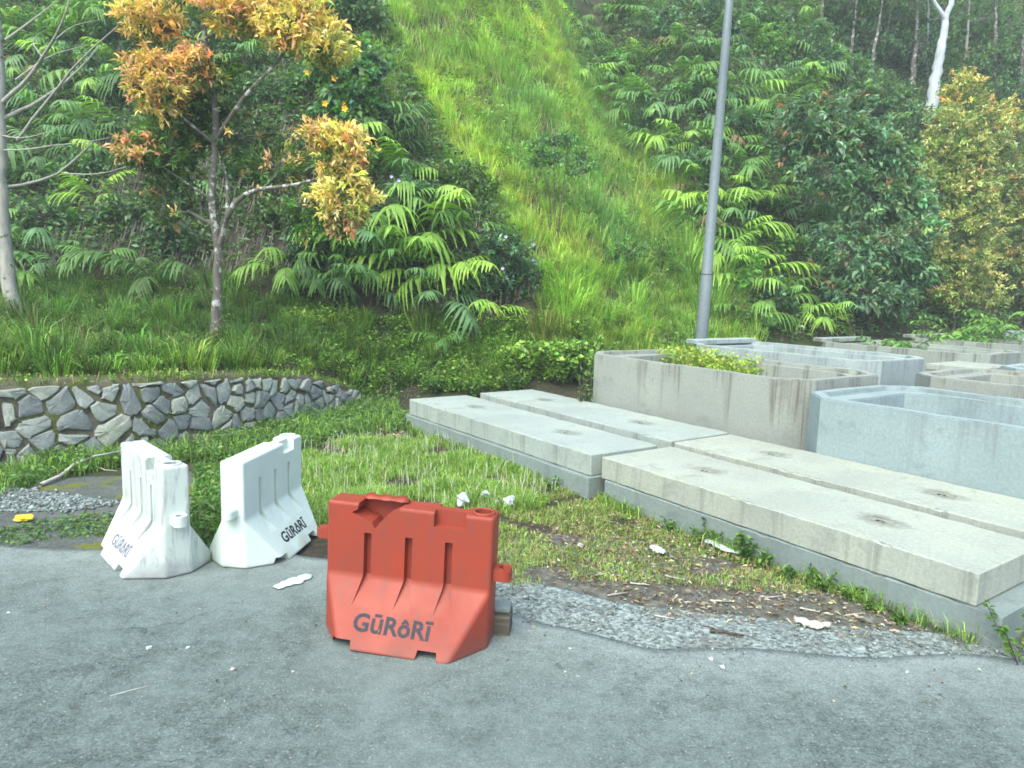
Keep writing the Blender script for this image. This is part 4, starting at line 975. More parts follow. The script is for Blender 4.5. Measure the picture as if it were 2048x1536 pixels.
shrub('flowering_shrub', 'greyish shrub with pale flowers between orange cluster and grass slope', 830, 500, [(820, 380, 55, 35, -.1, 90), (770, 420, 50, 40, -.2, 80), (865, 400, 40, 30, 0, 60), (760, 480, 50, 40, 0, 60)], (0.10, 0.4, 11), COOL, flowers=(0.03, 0.045, M['petal']))
shrub('dark_shrub', 'low dark green shrub at the left edge of the grass slope', 930, 410, [(930, 355, 50, 35, 0, 90), (975, 370, 30, 25, 0, 40), (890, 350, 30, 25, 0, 40)], (0.10, 0.4, 11), DARK + OLD)
shrub('dark_shrub', 'weedy dark shrub low on the grass slope above the creeper', 1230, 560, [(1210, 520, 50, 30, 0, 50), (1260, 500, 45, 28, 0, 50), (1190, 560, 40, 22, 0, 30)], (0.09, 0.4, 9), OLD + GREEN)
shrub('dark_shrub', 'weedy shrub in the grass just left of the lamp post', 1330, 560, [(1320, 500, 45, 32, 0, 55), (1290, 540, 40, 25, 0, 40), (1350, 540, 30, 25, 0, 30)], (0.09, 0.35, 9), OLD + GREEN)
# bluish-leaved trees on the right
B = hit(1705, 560)
def ctree(name, label, bpx, bpy_, trunk, cl, leaf, bark, pal, young, ysh, group=None, r=0.06, cat='tree'):
    B = hit(bpx, bpy_); sc = np.linalg.norm(B - CAM) / FPX
    tr = [([(0, 0, -0.1)] + [rel(B, x, y, d) for x, y, d in t], r * (1 if k == 0 else 0.6), 0.012) for k, t in enumerate(trunk)]
    return tree(name, label, cat, B, tr, [(rel(B, c[0], c[1], c[4]), (c[2] * sc, min(c[2], c[3]) * sc, c[3] * sc), c[5], young, pal, ysh) for c in cl], leaf, M[bark], group)
ctree('broadleaf_tree', 'bluish green tree with drooping leaves right of the lamp post', 1700, 560, [[(1705, 480, -.6), (1712, 400, -1.0), (1720, 320, -1.0)]],
      [(1620, 240, 80, 50, -1.0, 120), (1710, 280, 80, 50, -1.1, 130), (1780, 330, 60, 50, -1.0, 110), (1660, 340, 80, 50, -1.2, 120), (1740, 390, 80, 45, -1.2, 120), (1820, 400, 50, 50, -.8, 80), (1690, 210, 60, 35, -.6, 70), (1580, 300, 45, 35, -.8, 50)], (0.20, 0.42, 10, -0.45), 'bark', COOL, REDTIP, 0.12)
ctree('broadleaf_tree', 'dark low tree with drooping leaves above the back tanks', 1740, 660, [[(1735, 600, -.4), (1730, 540, -.6)]],
      [(1700, 520, 70, 45, -.6, 110), (1780, 500, 60, 45, -.5, 100), (1820, 540, 50, 40, -.3, 80), (1720, 580, 70, 40, -.8, 90), (1670, 480, 50, 40, -.4, 70), (1790, 590, 50, 35, -.5, 70), (1840, 470, 40, 40, -.2, 60)], (0.20, 0.38, 10, -0.5), 'bark', COOL + DARK[2:], REDTIP, 0.08)
# yellow-leaved trees at the right edge
ctree('yellow_leaved_tree', 'tall conical tree with yellowish new leaves above the back tanks', 1905, 660, [[(1910, 560, 0), (1905, 420, 0), (1895, 260, 0)]],
      [(1900, 255, 45, 40, -.1, 120), (1880, 310, 55, 45, -.3, 140), (1935, 310, 55, 45, -.2, 140), (1870, 375, 48, 40, -.5, 110), (1945, 380, 50, 42, -.4, 120), (1900, 445, 52, 36, -.7, 110), (1965, 450, 50, 50, -.4, 120), (1872, 515, 46, 36, -.6, 90), (1945, 535, 48, 40, -.7, 100), (1905, 590, 46, 32, -.7, 80), (1970, 590, 45, 40, -.4, 90)], (0.12, 0.42, 15, 0.25), 'bark', OLDY, YELG, 0.5)
ctree('yellow_leaved_tree', 'yellow orange tree cut by the right picture edge', 2040, 660, [[(2045, 540, 0), (2050, 400, 0), (2045, 280, 0)]],
      [(2035, 280, 45, 40, 0, 100), (2060, 350, 60, 50, -.2, 130), (2010, 400, 45, 45, 0, 100), (2030, 460, 55, 45, -.4, 120), (2080, 450, 60, 50, 0, 90), (2010, 530, 50, 45, -.3, 100), (2060, 540, 60, 50, -.4, 110), (2110, 360, 60, 60, 0, 70)], (0.12, 0.42, 15, 0.25), 'bark', OLDY, YELG + ORANGE[:2], 0.45)
ctree('yellow_leaved_tree', 'smaller orange tipped tree behind the conical yellow one', 1950, 420, [[(1945, 330, 0), (1935, 220, 0)]],
      [(1925, 170, 40, 30, 0, 80), (1945, 220, 50, 35, 0, 90), (1915, 215, 35, 30, 0, 60), (1990, 260, 45, 40, 0, 90), (1975, 300, 45, 40, 0, 80), (2010, 230, 35, 35, .3, 60)], (0.13, 0.42, 14, 0.2), 'bark', OLDY, YELG + ORANGE[:2], 0.4)
# white-trunked forest tree
ctree('forest_tree', 'tall white trunked tree forking at the top of picture', 1860, 250, [[(1866, 180, 0), (1880, 110, 0), (1893, 35, 0), (1912, -40, 0), (1930, -140, 0)], [(1866, 180, 0), (1880, 110, 0), (1893, 38, 0), (1870, 5, 0), (1835, -60, 0), (1800, -150, 0)]],
      [(1940, -230, 90, 60, 0, 130), (1800, -220, 90, 60, 0, 130), (1870, -280, 100, 60, 0, 130)], (0.22, 0.45, 11), 'whitebark', DARK, GREEN, 0.2, r=0.27)
# thin trunks and dark trees of the wood behind
wood = [(1738, 150, 1775, -80, 0.09, 'bark'), (1766, 120, 1790, -90, 0.05, 'palebark'), (1822, 200, 1838, -120, 0.13, 'bark'), (1855, 150, 1850, -120, 0.06, 'whitebark'), (1700, 120, 1720, -110, 0.08, 'bark'), (1990, 180, 1985, -120, 0.12, 'bark'), (2040, 220, 2050, -120, 0.10, 'bark'), (1640, 60, 1655, -150, 0.10, 'bark'), (1930, 140, 1940, -120, 0.08, 'palebark')]
labs = ['thin dark trunk leaning at the left side of the wood', 'slender pale sapling trunk beside the leaning dark one', 'stout dark trunk left of the white forked tree', 'thin whitish trunk close to the white forked tree', 'dark trunk with leafy crown left of the thin trunks', 'dark tree behind the orange tipped tree', 'dark tree at the top right corner', 'dark tree at the top edge of the fern slope', 'pale thin tree just right of the white forked trunk']
for (bx, by, tx, ty, r, bk), lb in zip(wood, labs):
    ctree('forest_tree', lb, bx, by, [[((bx + tx) / 2 + 4, (by + ty) / 2, 0.1), (tx, ty, 0)]],
          [(tx + random.uniform(-60, 60), ty - random.uniform(0, 60), 80, 60, random.uniform(-.5, .5), 60) for _ in range(3)] + [(bx + random.uniform(-50, 50), by + random.uniform(-130, -40), 50, 35, random.uniform(.3, 1.2), 40) for _ in range(3)], (0.20, 0.45, 10, -0.2), bk, DARK + COOL, GREEN, 0.15, 'trees of the wood behind', r=r)
for k, (cx, cy, d) in enumerate([(1500, 40, 0), (1580, 90, 0.2), (1660, 130, 0), (1750, 190, -.3), (1840, 250, -.2), (1990, 130, 0), (2040, 60, 0), (1910, 60, 1.0), (1800, 60, 1.2), (1690, 20, .5), (2040, 180, -.4)]):
    shrub('forest_shrub', 'leafy dark bush in the wood %s' % ['near the lamp post top', 'right of the lamp post top', 'left of the thin trunks', 'below the thin trunks', 'at the foot of the white trunk', 'behind the orange tipped tree', 'in the top right corner', 'just right of the white fork', 'between the thin trunks and white fork', 'at the top edge left of the thin trunks', 'at right edge above the yellow tree'][k], cx, cy + 50, [(cx, cy, 60, 40, d, 90), (cx - 50, cy + 20, 45, 35, d, 60), (cx + 50, cy + 15, 45, 35, d, 60)], (0.19, 0.5, 9, -0.25), COOL + DARK, GREEN, 0.15, group='bushes in the wood')
for k, (cx, cy) in enumerate([(1250, 130), (1330, 60), (1400, 180), (1300, 240), (1480, 250), (1380, 330), (1520, 400), (1440, 440), (1560, 500), (1480, 540), (1600, 170), (1540, 90), (1240, 20), (1430, 20), (1640, 600), (1540, 600)]):
    shrub('bank_shrub', 'ragged leafy shrub among ferns %s, %s' % ('near the top edge' if cy < 70 else 'high on the slope' if cy < 200 else 'halfway down the slope' if cy < 420 else 'low on the slope', 'bordering the grass' if cx < 1345 else 'behind the lamp post' if cx < 1460 else 'right of the lamp post'), cx, cy + 40, [(cx + random.gauss(0, 14), cy + random.gauss(0, 14), random.uniform(18, 42), random.uniform(14, 30), random.gauss(0, .2), random.randint(18, 34)) for _ in range(5)], (random.uniform(0.09, 0.19), random.uniform(0.35, 0.7), 9, random.uniform(-0.4, 0.2)), random.choice([COOL, GREEN, OLD + GREEN, COOL + DARK]), group='shrubs between the right hand ferns')
# shrubs that fill the left bank
for k, (cx, cy, pal) in enumerate([(60, 60, GREEN), (150, 120, COOL), (40, 200, COOL), (220, 180, COOL), (120, 30, GREEN), (230, 60, DARK), (160, 330, COOL), (90, 430, DARK), (250, 420, DARK), (330, 470, DARK), (620, 500, DARK), (560, 420, DARK), (500, 330, DARK), (640, 160, DARK), (520, 180, DARK), (700, 520, COOL), (400, 60, DARK)]):
    shrub('bank_shrub', 'leafy shrub %s on the bank %s' % ('high' if cy < 130 else 'midway' if cy < 340 else 'low', 'behind the pale tree' if cx < 180 else 'between the pale and orange trees' if cx < 360 else 'behind the orange tree' if cx < 600 else 'right of the orange tree'), cx, cy + 55, [(cx, cy, 50, 35, 0, 50), (cx - 40, cy + 20, 35, 28, 0.1, 30), (cx + 40, cy + 15, 35, 28, 0, 30)], (0.13, 0.5, 9, -0.1), pal, group='shrubs on the shaded bank')

# ------------------------------------------------------------------ grass and ground cover
def scatter(poly, n):
    poly = np.asarray(poly); lo, hi = poly.min(0), poly.max(0); out = []
    while sum(map(len, out)) < n:
        p = RNG.uniform(lo, hi, (n * 2, 2)); out.append(p[inside(p, poly)])
    return np.concatenate(out)[:n]
def lift(p, dz=0.0): return np.column_stack([p, height(p[:, 0], p[:, 1]) + dz])
GR = [(0.15, 0.26, 0.048, 4), (0.18, 0.295, 0.055, 4), (0.12, 0.22, 0.042, 3), (0.25, 0.31, 0.08, 1), (0.22, 0.20, 0.10, 0.4)]
GRD = [(0.055, 0.115, 0.022, 4), (0.085, 0.155, 0.028, 3), (0.036, 0.075, 0.018, 2), (0.13, 0.13, 0.06, 0.4)]
def clumped(p, f=1.2, thr=0.0):
    w = wn2(p[:, 0] * 1.3, p[:, 1] * 1.3, f * 2.4, 3.0) + 0.6 * wn2(p[:, 0], p[:, 1], f * 6.1, 7.0); return w
def slope_tint(p):
    a = wn2(p[:, 0], p[:, 1], 0.9, 2.0) + 0.7 * wn2(p[:, 0], p[:, 1], 2.6, 5.0)
    return np.stack([1 + 0.26 * a, 1 + 0.13 * a, 1 - 0.05 * a], 1)
GBW = GBP.mean(0) + (GBP - GBP.mean(0)) * 1.06
s = Soup()
p = scatter(GBP, 70000); w = clumped(p); keep = RNG.uniform(size=len(p)) < np.clip(0.6 + 0.5 * w, 0.1, 1); p = p[keep]; w = w[keep]
blades(s, lift(p, -0.01), np.clip(0.22 + 0.08 * w, 0.1, 0.5) * RNG.uniform(0.6, 1.35, len(p)), RNG.uniform(0.2, 0.9, len(p)), 0.013, pick(GR, len(p), 0.16) * slope_tint(p), az=RNG.normal(-math.pi / 2, 1.3, len(p)))
tu = scatter(GBW, 2300); nb = 50; k = np.repeat(np.arange(len(tu)), nb); n = len(k); sc = np.exp(RNG.normal(0, 0.38, len(tu)))[k]
az = RNG.uniform(0, 2 * np.pi, n); rr = 0.13 * np.sqrt(RNG.uniform(0, 1, n)) * sc; p = tu[k] + np.stack([np.cos(az) * rr, np.sin(az) * rr], 1)
tint = np.exp(RNG.normal(0, 0.20, (len(tu), 1)) + RNG.normal(0, 0.08, (len(tu), 3)))[k]
blades(s, lift(p, -0.01), 0.38 * sc * RNG.uniform(0.5, 1.15, n), np.clip(RNG.uniform(0.25, 1.1, n), 0, 1.1), 0.012, pick(GR, n, 0.12) * tint * slope_tint(p), az=az)
p = scatter(GBP, 5000); blades(s, lift(p), RNG.uniform(0.25, 0.6, len(p)), RNG.uniform(0.1, 0.7, len(p)), 0.008, pick([(0.24, 0.19, 0.10, 2), (0.15, 0.12, 0.07, 2), (0.30, 0.29, 0.15, 1)], len(p), 0.2))
tag(obj('slope_grass', s.mesh('slope_grass', M['grass'])), 'bright green grass covering the strip up the hillside', kind='stuff')
# tussocks at the foot of the slope and on the terrace
def tussocks(name, label, pts, nb, h, pal, wid=0.012, rad=0.09):
    s = Soup(); k = np.repeat(np.arange(len(pts)), nb); n = len(k); sc = np.exp(RNG.normal(0, 0.35, len(pts)))[k]
    az = RNG.uniform(0, 2 * np.pi, n); rr = rad * np.sqrt(RNG.uniform(0, 1, n)) * sc
    P = pts[k] + np.stack([np.cos(az) * rr, np.sin(az) * rr, np.full(n, -0.01)], 1)
    tint = np.exp(RNG.normal(-0.05, 0.25, (len(pts), 1)) + RNG.normal(0, 0.08, (len(pts), 3)))[k]
    blades(s, P, h * sc * RNG.uniform(0.55, 1.15, n), np.clip(RNG.uniform(0.35, 1.15, n), 0, 1.1), wid, pick(pal, n, 0.13) * tint, az=az)
    tag(obj(name, s.mesh(name, M['grass'])), label, kind='stuff')
toeP = np.array([hit(RNG.uniform(1080, 1490), RNG.uniform(540, 690)) for _ in range(90)])
tussocks('tall_grass', 'tall arching grass at the foot of the slope by lamp post', toeP, 110, 0.55, GR + GRD[:1])
TERR = [hit(*q)[:2] for q in [(-120, 790), (30, 775), (200, 770), (420, 755), (580, 742), (680, 760), (900, 790), (1080, 760), (1110, 690), (960, 650), (760, 630), (560, 575), (300, 560), (80, 560), (-120, 560)]]
TERR = np.array(TERR)
tp = lift(scatter(TERR, 330)); pj = proj(tp); tp = tp[(pj[:, 0] < 640) | (RNG.uniform(size=len(tp)) < 0.3)]
tussocks('terrace_grass', 'long arching grass tufts on the terrace above stone wall', tp, 70, 0.40, GRD, 0.011)
edge = []
for q in np.linspace(S0 + 0.2, S1, 170):
    if RNG.uniform() < 0.55: a = wpt(q); d, n_ = wframe(q); a = a - n_ * RNG.uniform(0.08, 0.7); edge.append(on(*a))
tussocks('edge_grass', 'short grass tufts along the top edge of the stone wall', np.array(edge), 50, 0.26, GRD + GR[:2], 0.011)
wq = RNG.uniform(S0, S1 - 0.1, 5200); wo = np.abs(RNG.normal(0.0, 0.28, 5200)) - 0.04; ok_ = wn2(wq * 2.2, wo * 5, 1.9, 0.7) + RNG.normal(0, 0.35, 5200) > -0.15
wp = np.array([wpt(a) - wframe(a)[1] * b_ for a, b_ in zip(wq[ok_], wo[ok_])]); wz = np.maximum(height(wp[:, 0], wp[:, 1]), np.interp(wq[ok_], wd, WZ) - 0.02)
s = Soup(); k = len(wp) // 2; L = RNG.uniform(0.02, 0.05, k); D = RNG.normal(size=(k, 3)) * np.array([1, 1, 0.4]); leaves(s, np.column_stack([wp[:k], wz[:k] + RNG.uniform(0.01, 0.09, k)]), D, L, L * 0.75, pick(GRD + OLD + GR[:1], k, 0.2))
blades(s, np.column_stack([wp[k:], wz[k:]]), RNG.uniform(0.05, 0.2, len(wp) - k), RNG.uniform(0.4, 1.1, len(wp) - k), 0.008, pick(GRD + GR[:1] + [(0.15, 0.12, 0.07, 2)], len(wp) - k, 0.18))
tag(obj('wall_top_weeds', s.mesh('wall_top_weeds', M['grass'])), 'small weeds and grass spilling over the top of stone wall', kind='stuff')
s = Soup(); p = scatter(TERR, 20000); w = clumped(p, 1.6); p = p[w > 0.0]
blades(s, lift(p, -0.01), RNG.uniform(0.05, 0.2, len(p)), RNG.uniform(0.3, 1, len(p)), 0.01, pick(GRD + GRD + GR[:2], len(p), 0.15))
tag(obj('terrace_turf', s.mesh('terrace_turf', M['grass'])), 'short patchy turf and weeds between the terrace tufts', kind='stuff')
# small round-leaved weeds
def cover(name, label, p, zlo, zhi, size, pal, mat='leaf', wd_=0.85):
    s = Soup(); n = len(p); P = lift(p); P[:, 2] += RNG.uniform(zlo, zhi, n) 
    D = RNG.normal(size=(n, 3)) * np.array([1, 1, 0.35]) + np.array([0, -0.25, 0.1]); L = size * RNG.uniform(0.6, 1.4, n)
    leaves(s, P, D, L, L * wd_, pick(pal, n, 0.2)); tag(obj(name, s.mesh(name, M[mat])), label, kind='stuff')
p = scatter(TERR, 30000); w = clumped(p, 2.1); p = p[w > -0.1]
cover('terrace_weeds', 'low round leaved weeds spread over the terrace', p, 0.02, 0.16, 0.045, GR[2:3] + GRD[:2] + GRD[:2])
p = scatter(GBP, 34000); w = wn2(p[:, 0], p[:, 1], 1.7, 9.0) + 0.5 * wn2(p[:, 0], p[:, 1], 4.3, 1.0); p = p[w > 0.15]
cover('slope_weeds', 'broad leaved weeds mixed into slope grass', p, 0.05, 0.36, 0.085, GRD + OLD + COOL[1:] + [(0.13, 0.22, 0.09, 3)], wd_=0.6)
# dim undergrowth and dead thatch under the ferns
FERNR = np.array([hit(*q)[:2] for q in [(1110, -60), (1150, 130), (1215, 220), (1300, 310), (1365, 400), (1405, 500), (1440, 600), (1480, 690), (1700, 690), (1900, 680), (2120, 670), (2120, 300), (2120, 100), (2120, -80)]])
BANKL = np.array([hit(*q)[:2] for q in [(-140, 560), (80, 555), (300, 555), (560, 570), (760, 625), (960, 645), (1085, 600), (1050, 520), (975, 420), (900, 320), (840, 200), (780, 60), (700, -60), (300, -60), (-140, -60)]])
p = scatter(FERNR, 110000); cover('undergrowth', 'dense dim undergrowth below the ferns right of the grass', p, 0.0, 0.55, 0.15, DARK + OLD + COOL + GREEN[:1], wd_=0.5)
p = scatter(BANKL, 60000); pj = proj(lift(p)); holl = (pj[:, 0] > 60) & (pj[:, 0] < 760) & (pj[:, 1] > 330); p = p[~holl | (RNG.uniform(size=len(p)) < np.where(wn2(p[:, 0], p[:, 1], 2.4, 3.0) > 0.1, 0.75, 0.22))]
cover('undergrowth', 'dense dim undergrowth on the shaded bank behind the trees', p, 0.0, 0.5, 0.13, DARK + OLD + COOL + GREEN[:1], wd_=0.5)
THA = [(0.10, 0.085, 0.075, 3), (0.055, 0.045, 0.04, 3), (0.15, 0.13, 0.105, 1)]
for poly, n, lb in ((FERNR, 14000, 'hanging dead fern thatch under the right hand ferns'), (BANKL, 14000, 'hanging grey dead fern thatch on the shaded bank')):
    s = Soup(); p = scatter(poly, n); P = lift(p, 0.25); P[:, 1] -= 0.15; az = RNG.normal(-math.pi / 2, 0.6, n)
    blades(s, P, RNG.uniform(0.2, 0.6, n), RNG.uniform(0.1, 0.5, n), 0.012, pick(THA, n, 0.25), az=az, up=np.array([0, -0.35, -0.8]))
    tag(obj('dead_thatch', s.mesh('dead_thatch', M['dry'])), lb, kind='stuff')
# verge between wall, slabs and road
def gpoly(l): return np.array([gp(*q)[:2] for q in l])
LUSH = gpoly([(560, 930), (640, 890), (800, 870), (900, 880), (1010, 930), (1120, 985), (1080, 1020), (960, 1030), (800, 1040), (640, 1070), (590, 1060), (560, 1000)])
SPARSE = gpoly([(1010, 930), (1200, 985), (1420, 1080), (1760, 1200), (1600, 1190), (1300, 1170), (1130, 1160), (1020, 1180), (960, 1100), (980, 1030)])
WEEDB = gpoly([(-60, 960), (60, 930), (240, 900), (330, 890), (480, 850), (640, 800), (780, 800), (830, 860), (640, 890), (560, 930), (430, 920), (240, 935), (100, 965), (-60, 1010)])
VG = [(0.10, 0.19, 0.033, 4), (0.14, 0.235, 0.045, 3), (0.065, 0.14, 0.028, 3), (0.22, 0.24, 0.11, 1)]
s = Soup(); p = scatter(LUSH, 30000); w = clumped(p, 1.5); p, w = p[w > -0.7], w[w > -0.7]
blades(s, lift(p, -0.005), np.clip(0.10 + 0.04 * w, 0.04, 0.2) * RNG.uniform(0.6, 1.4, len(p)), RNG.uniform(0.3, 1.0, len(p)), 0.007, pick(VG, len(p), 0.15))
p = scatter(SPARSE, 24000); w = clumped(p, 1.8); p = p[w > -0.75]
blades(s, lift(p, -0.005), RNG.uniform(0.02, 0.08, len(p)), RNG.uniform(0.4, 1.0, len(p)), 0.006, pick(VG + [(0.16, 0.14, 0.08, 5)], len(p), 0.18))
tag(obj('verge_grass', s.mesh('verge_grass', M['grass'])), 'short lush grass patch between barriers and slabs', kind='stuff')
s = Soup(); p = scatter(LUSH, 800); az = RNG.uniform(0, 6.28, len(p))   # seed heads
blades(s, lift(p, 0.0), RNG.uniform(0.12, 0.24, len(p)), RNG.uniform(0.1, 0.5, len(p)), 0.006, np.array([0.36, 0.38, 0.26]), tipC=np.array([[0.45, 0.47, 0.36]]) * np.ones((len(p), 1)))
tag(obj('grass_seed_heads', s.mesh('grass_seed_heads', M['grass'])), 'pale seeding grass stalks in the verge grass', kind='stuff')
p = scatter(WEEDB, 16000); w = clumped(p, 2.0); p = p[w > 0.0]
p = p[(p[:, 1] - np.interp(p[:, 0], WX, WY)) < 0.1]
cover('wall_foot_weeds', 'dark leafy weeds growing along the foot of stone wall', p, 0.01, 0.17, 0.055, DARK + OLD + GRD[:1], wd_=0.55)
s = Soup(); p = scatter(WEEDB, 9000); p = p[(p[:, 1] - np.interp(p[:, 0], WX, WY)) < 0.1]
blades(s, lift(p), RNG.uniform(0.06, 0.28, len(p)), RNG.uniform(0.3, 1.0, len(p)), 0.009, pick(GRD + GR[:2], len(p), 0.15))
tag(obj('wall_foot_grass', s.mesh('wall_foot_grass', M['grass'])), 'grass mixed with weeds at the foot of stone wall', kind='stuff')
MID = gpoly([(390, 940), (450, 930), (560, 930), (590, 1060), (600, 1090), (420, 1130), (380, 1060)])
s = Soup(); p = scatter(MID, 6000); blades(s, lift(p), RNG.uniform(0.04, 0.16, len(p)), RNG.uniform(0.3, 1.0, len(p)), 0.008, pick(GRD + VG, len(p), 0.15)); tag(obj('barrier_grass', s.mesh('barrier_grass', M['grass'])), 'grass and weeds between the two white barriers', kind='stuff')
cover('barrier_weeds', 'dark weeds between the two white barriers', scatter(MID, 3500), 0.01, 0.12, 0.05, GRD + OLD, wd_=0.6)
MIDL = gpoly([(-60, 1075), (60, 1050), (140, 1035), (240, 1030), (235, 1075), (120, 1080), (-60, 1110)])
cover('roadside_weeds', 'low weeds at the pavement edge left of the white barriers', scatter(MIDL, 1300), 0.0, 0.06, 0.035, DARK + OLD + GRD[:1], wd_=0.6)
# leaf litter: dry bamboo-like leaves and bark chips
def litter(name, label, p, size, pal, wd_=0.3, z=0.01):
    s = Soup(); n = len(p); P = lift(p); P[:, 2] = np.maximum(P[:, 2], 0.0) + z + RNG.uniform(0, 0.012, n)
    a = RNG.uniform(0, 6.28, n); D = np.stack([np.cos(a), np.sin(a), RNG.normal(0, 0.15, n)], 1); L = size * RNG.uniform(0.4, 1.5, n)
    leaves(s, P, D, L, L * wd_ * RNG.uniform(0.6, 1.5, n), pick(pal, n, 0.25), 0.2, 0.1); tag(obj(name, s.mesh(name, M['dry'])), label, kind='stuff')
DRY = [(0.19, 0.16, 0.11, 3), (0.30, 0.27, 0.20, 1.5), (0.12, 0.09, 0.06, 4), (0.07, 0.05, 0.035, 4), (0.22, 0.12, 0.075, 0.6)]
LIT = gpoly([(1080, 1060), (1200, 1020), (1420, 1090), (1760, 1210), (1900, 1260), (1700, 1280), (1500, 1250), (1300, 1230), (1180, 1180), (1060, 1130)])
litter('leaf_litter', 'dry fallen leaves and bark chips strewn beside the nearest slab', scatter(LIT, 2300), 0.042, DRY)
litter('leaf_litter', 'sparse dry leaves in the thin verge grass', scatter(SPARSE, 700), 0.035, DRY)
litter('leaf_litter', 'brown leaf litter at the end of stone wall', scatter(gpoly([(600, 880), (660, 830), (790, 840), (820, 880), (700, 910)]), 1100), 0.08, DRY)
# weeds and tufts on the bare shoulder between terrace, slope and tan tank
SHO = np.array([hit(*q)[:2] for q in [(560, 640), (640, 625), (800, 650), (960, 660), (1100, 640), (1180, 690), (1180, 770), (1060, 775), (900, 790), (780, 770), (660, 745), (580, 720)]])
tussocks('shoulder_grass', 'grass tufts on the shoulder between terrace and slabs', lift(scatter(SHO, 130)), 60, 0.34, GRD + GR[:1], 0.011)
p = scatter(SHO, 26000); w = clumped(p, 2.3); p = p[w > -0.5]
cover('shoulder_weeds', 'low leafy weeds on the shoulder between terrace and slabs', p, 0.01, 0.22, 0.055, GR[:3] + GRD + OLD[:2], wd_=0.7)
tl_ = scatter(TERR, 4200); pj = proj(lift(tl_)); tl_ = tl_[pj[:, 1] > 700]
litter('leaf_litter', 'dry leaves and bare earth crumbs behind the wall top', tl_, 0.06, DRY)
litter('road_dirt', 'scattered crumbs and bits of leaf on the asphalt', np.concatenate([scatter(gpoly([(900, 1230), (1300, 1290), (2000, 1300), (2048, 1420), (1200, 1400), (900, 1330)]), 70), scatter(gpoly([(0, 1180), (640, 1200), (640, 1480), (0, 1500)]), 40)]), 0.018, DRY + [(0.36, 0.37, 0.35, 2)], 0.6, 0.017)

# ------------------------------------------------------------------ single plants
def leafy(name, label, P, H, n, size, pal, group=None, wd_=0.6, spread=0.5, cat='weed', stems=5, droop=-0.1):
    root = empty(name, P); tag(root, label, cat, group); w = Soup(); c = Soup()
    for k in range(stems):
        a = RNG.uniform(0, 6.28); tip = np.array([math.cos(a) * spread * H * RNG.uniform(0.3, 1), math.sin(a) * spread * H * RNG.uniform(0.3, 1), H * RNG.uniform(0.6, 1)])
        cv = curve3((0, 0, -0.01), tip, 0.1, 0.08, 6); tube(w, cv, np.linspace(0.006, 0.002, 6) * max(0.6, H / 0.4), 4, (0.1, 0.12, 0.05))
        m_ = n // stems; t = RNG.uniform(0.2, 1, m_); f = t * 5; i0 = np.minimum(f.astype(int), 4); p = cv[i0] + (cv[i0 + 1] - cv[i0]) * (f - i0)[:, None]
        a2 = RNG.uniform(0, 6.28, m_); D = np.stack([np.cos(a2), np.sin(a2), RNG.normal(0.15 + droop, 0.3, m_)], 1); L = size * RNG.uniform(0.6, 1.25, m_)
        leaves(c, p, D, L, L * wd_, pick(pal, m_, 0.18))
    obj('stem', w.mesh('stem', M['twig']), root); obj('foliage', c.mesh('foliage', M['leaf']), root); return root
WP = GRD + GR[:2]
for (px, py, h_, n, lb) in [(1440, 1078, 0.14, 70, 'leafy weed at the slab foot behind the torn white plastic'), (1535, 1105, 0.17, 120, 'widest leafy weed growing against the nearest slab'), (1570, 1120, 0.12, 60, 'small weed right beside the widest one at the slab'), (1625, 1140, 0.10, 50, 'small weed midway along the nearest slab foot'), (1690, 1165, 0.13, 80, 'weed at the slab foot before the low creeping row'), (1735, 1185, 0.08, 60, 'low creeping weed near the corner end of the slab'), (1780, 1205, 0.07, 50, 'last low weed of the row towards the slab corner'),
                            (2062, 1312, 0.26, 120, 'dark leafy weed beside the slab corner at right edge'), (1380, 1050, 0.11, 50, 'small weed under the overhanging upper slab'), (1800, 1250, 0.06, 40, 'tiny weed on gravel close to slab corner'), (1180, 965, 0.12, 60, 'weed in the gap between the two front slabs')]:
    P = gp(px, py, 0.0)
    if px < 1790:
        uu = (P[:2] - UO) @ UV; P = np.array(yard(uu, (0.0 if uu > 3.9 else -0.08) - 0.05 * random.random(), 0))
    if px > 1900: P = np.array(yard(7.43, -0.03, 0))
    leafy('leafy_weed', lb, (P[0], P[1], -0.005), h_ * random.uniform(0.9, 1.5), int(n * 1.5), 0.042, GRD + OLD, 'weeds along the slabs', spread=random.uniform(0.5, 1.4))
P = hit(400, 722); root = empty('rosette_weed', P); tag(root, 'bright broad leaved rosette plant at the foot of orange tree', 'weed')
for k in range(9):
    s = Soup(); a = k * 0.75 + 0.2; D = np.array([[math.cos(a), math.sin(a) , 0.9 + 0.3 * (k % 3)]]); leaves(s, np.zeros((1, 3)), D, 0.30, 0.09, (0.20, 0.34, 0.07), 0.2, 0.15); obj('leaf', s.mesh('leaf', M['leaf']), root)
fu = np.concatenate([RNG.uniform(3.9, 7.2, 1500), RNG.uniform(-0.1, 3.8, 2200)]); fu = fu[wn2(fu * 3, fu, 1.7) + RNG.normal(0, 0.3, len(fu)) > 0.1]; fv = np.where(fu > 3.9, 0.045, -0.04) - np.abs(RNG.normal(0, 0.06, len(fu)))
fp = UO + UV * fu[:, None] + VV * fv[:, None]; s = Soup(); blades(s, np.column_stack([fp, np.zeros(len(fp))]), RNG.uniform(0.03, 0.16, len(fp)), RNG.uniform(0.3, 1, len(fp)), 0.007, pick(GRD + VG, len(fp), 0.18)); tag(obj('slab_foot_grass', s.mesh('slab_foot_grass', M['grass'])), 'ragged grass along the foot of the front slabs', kind='stuff')
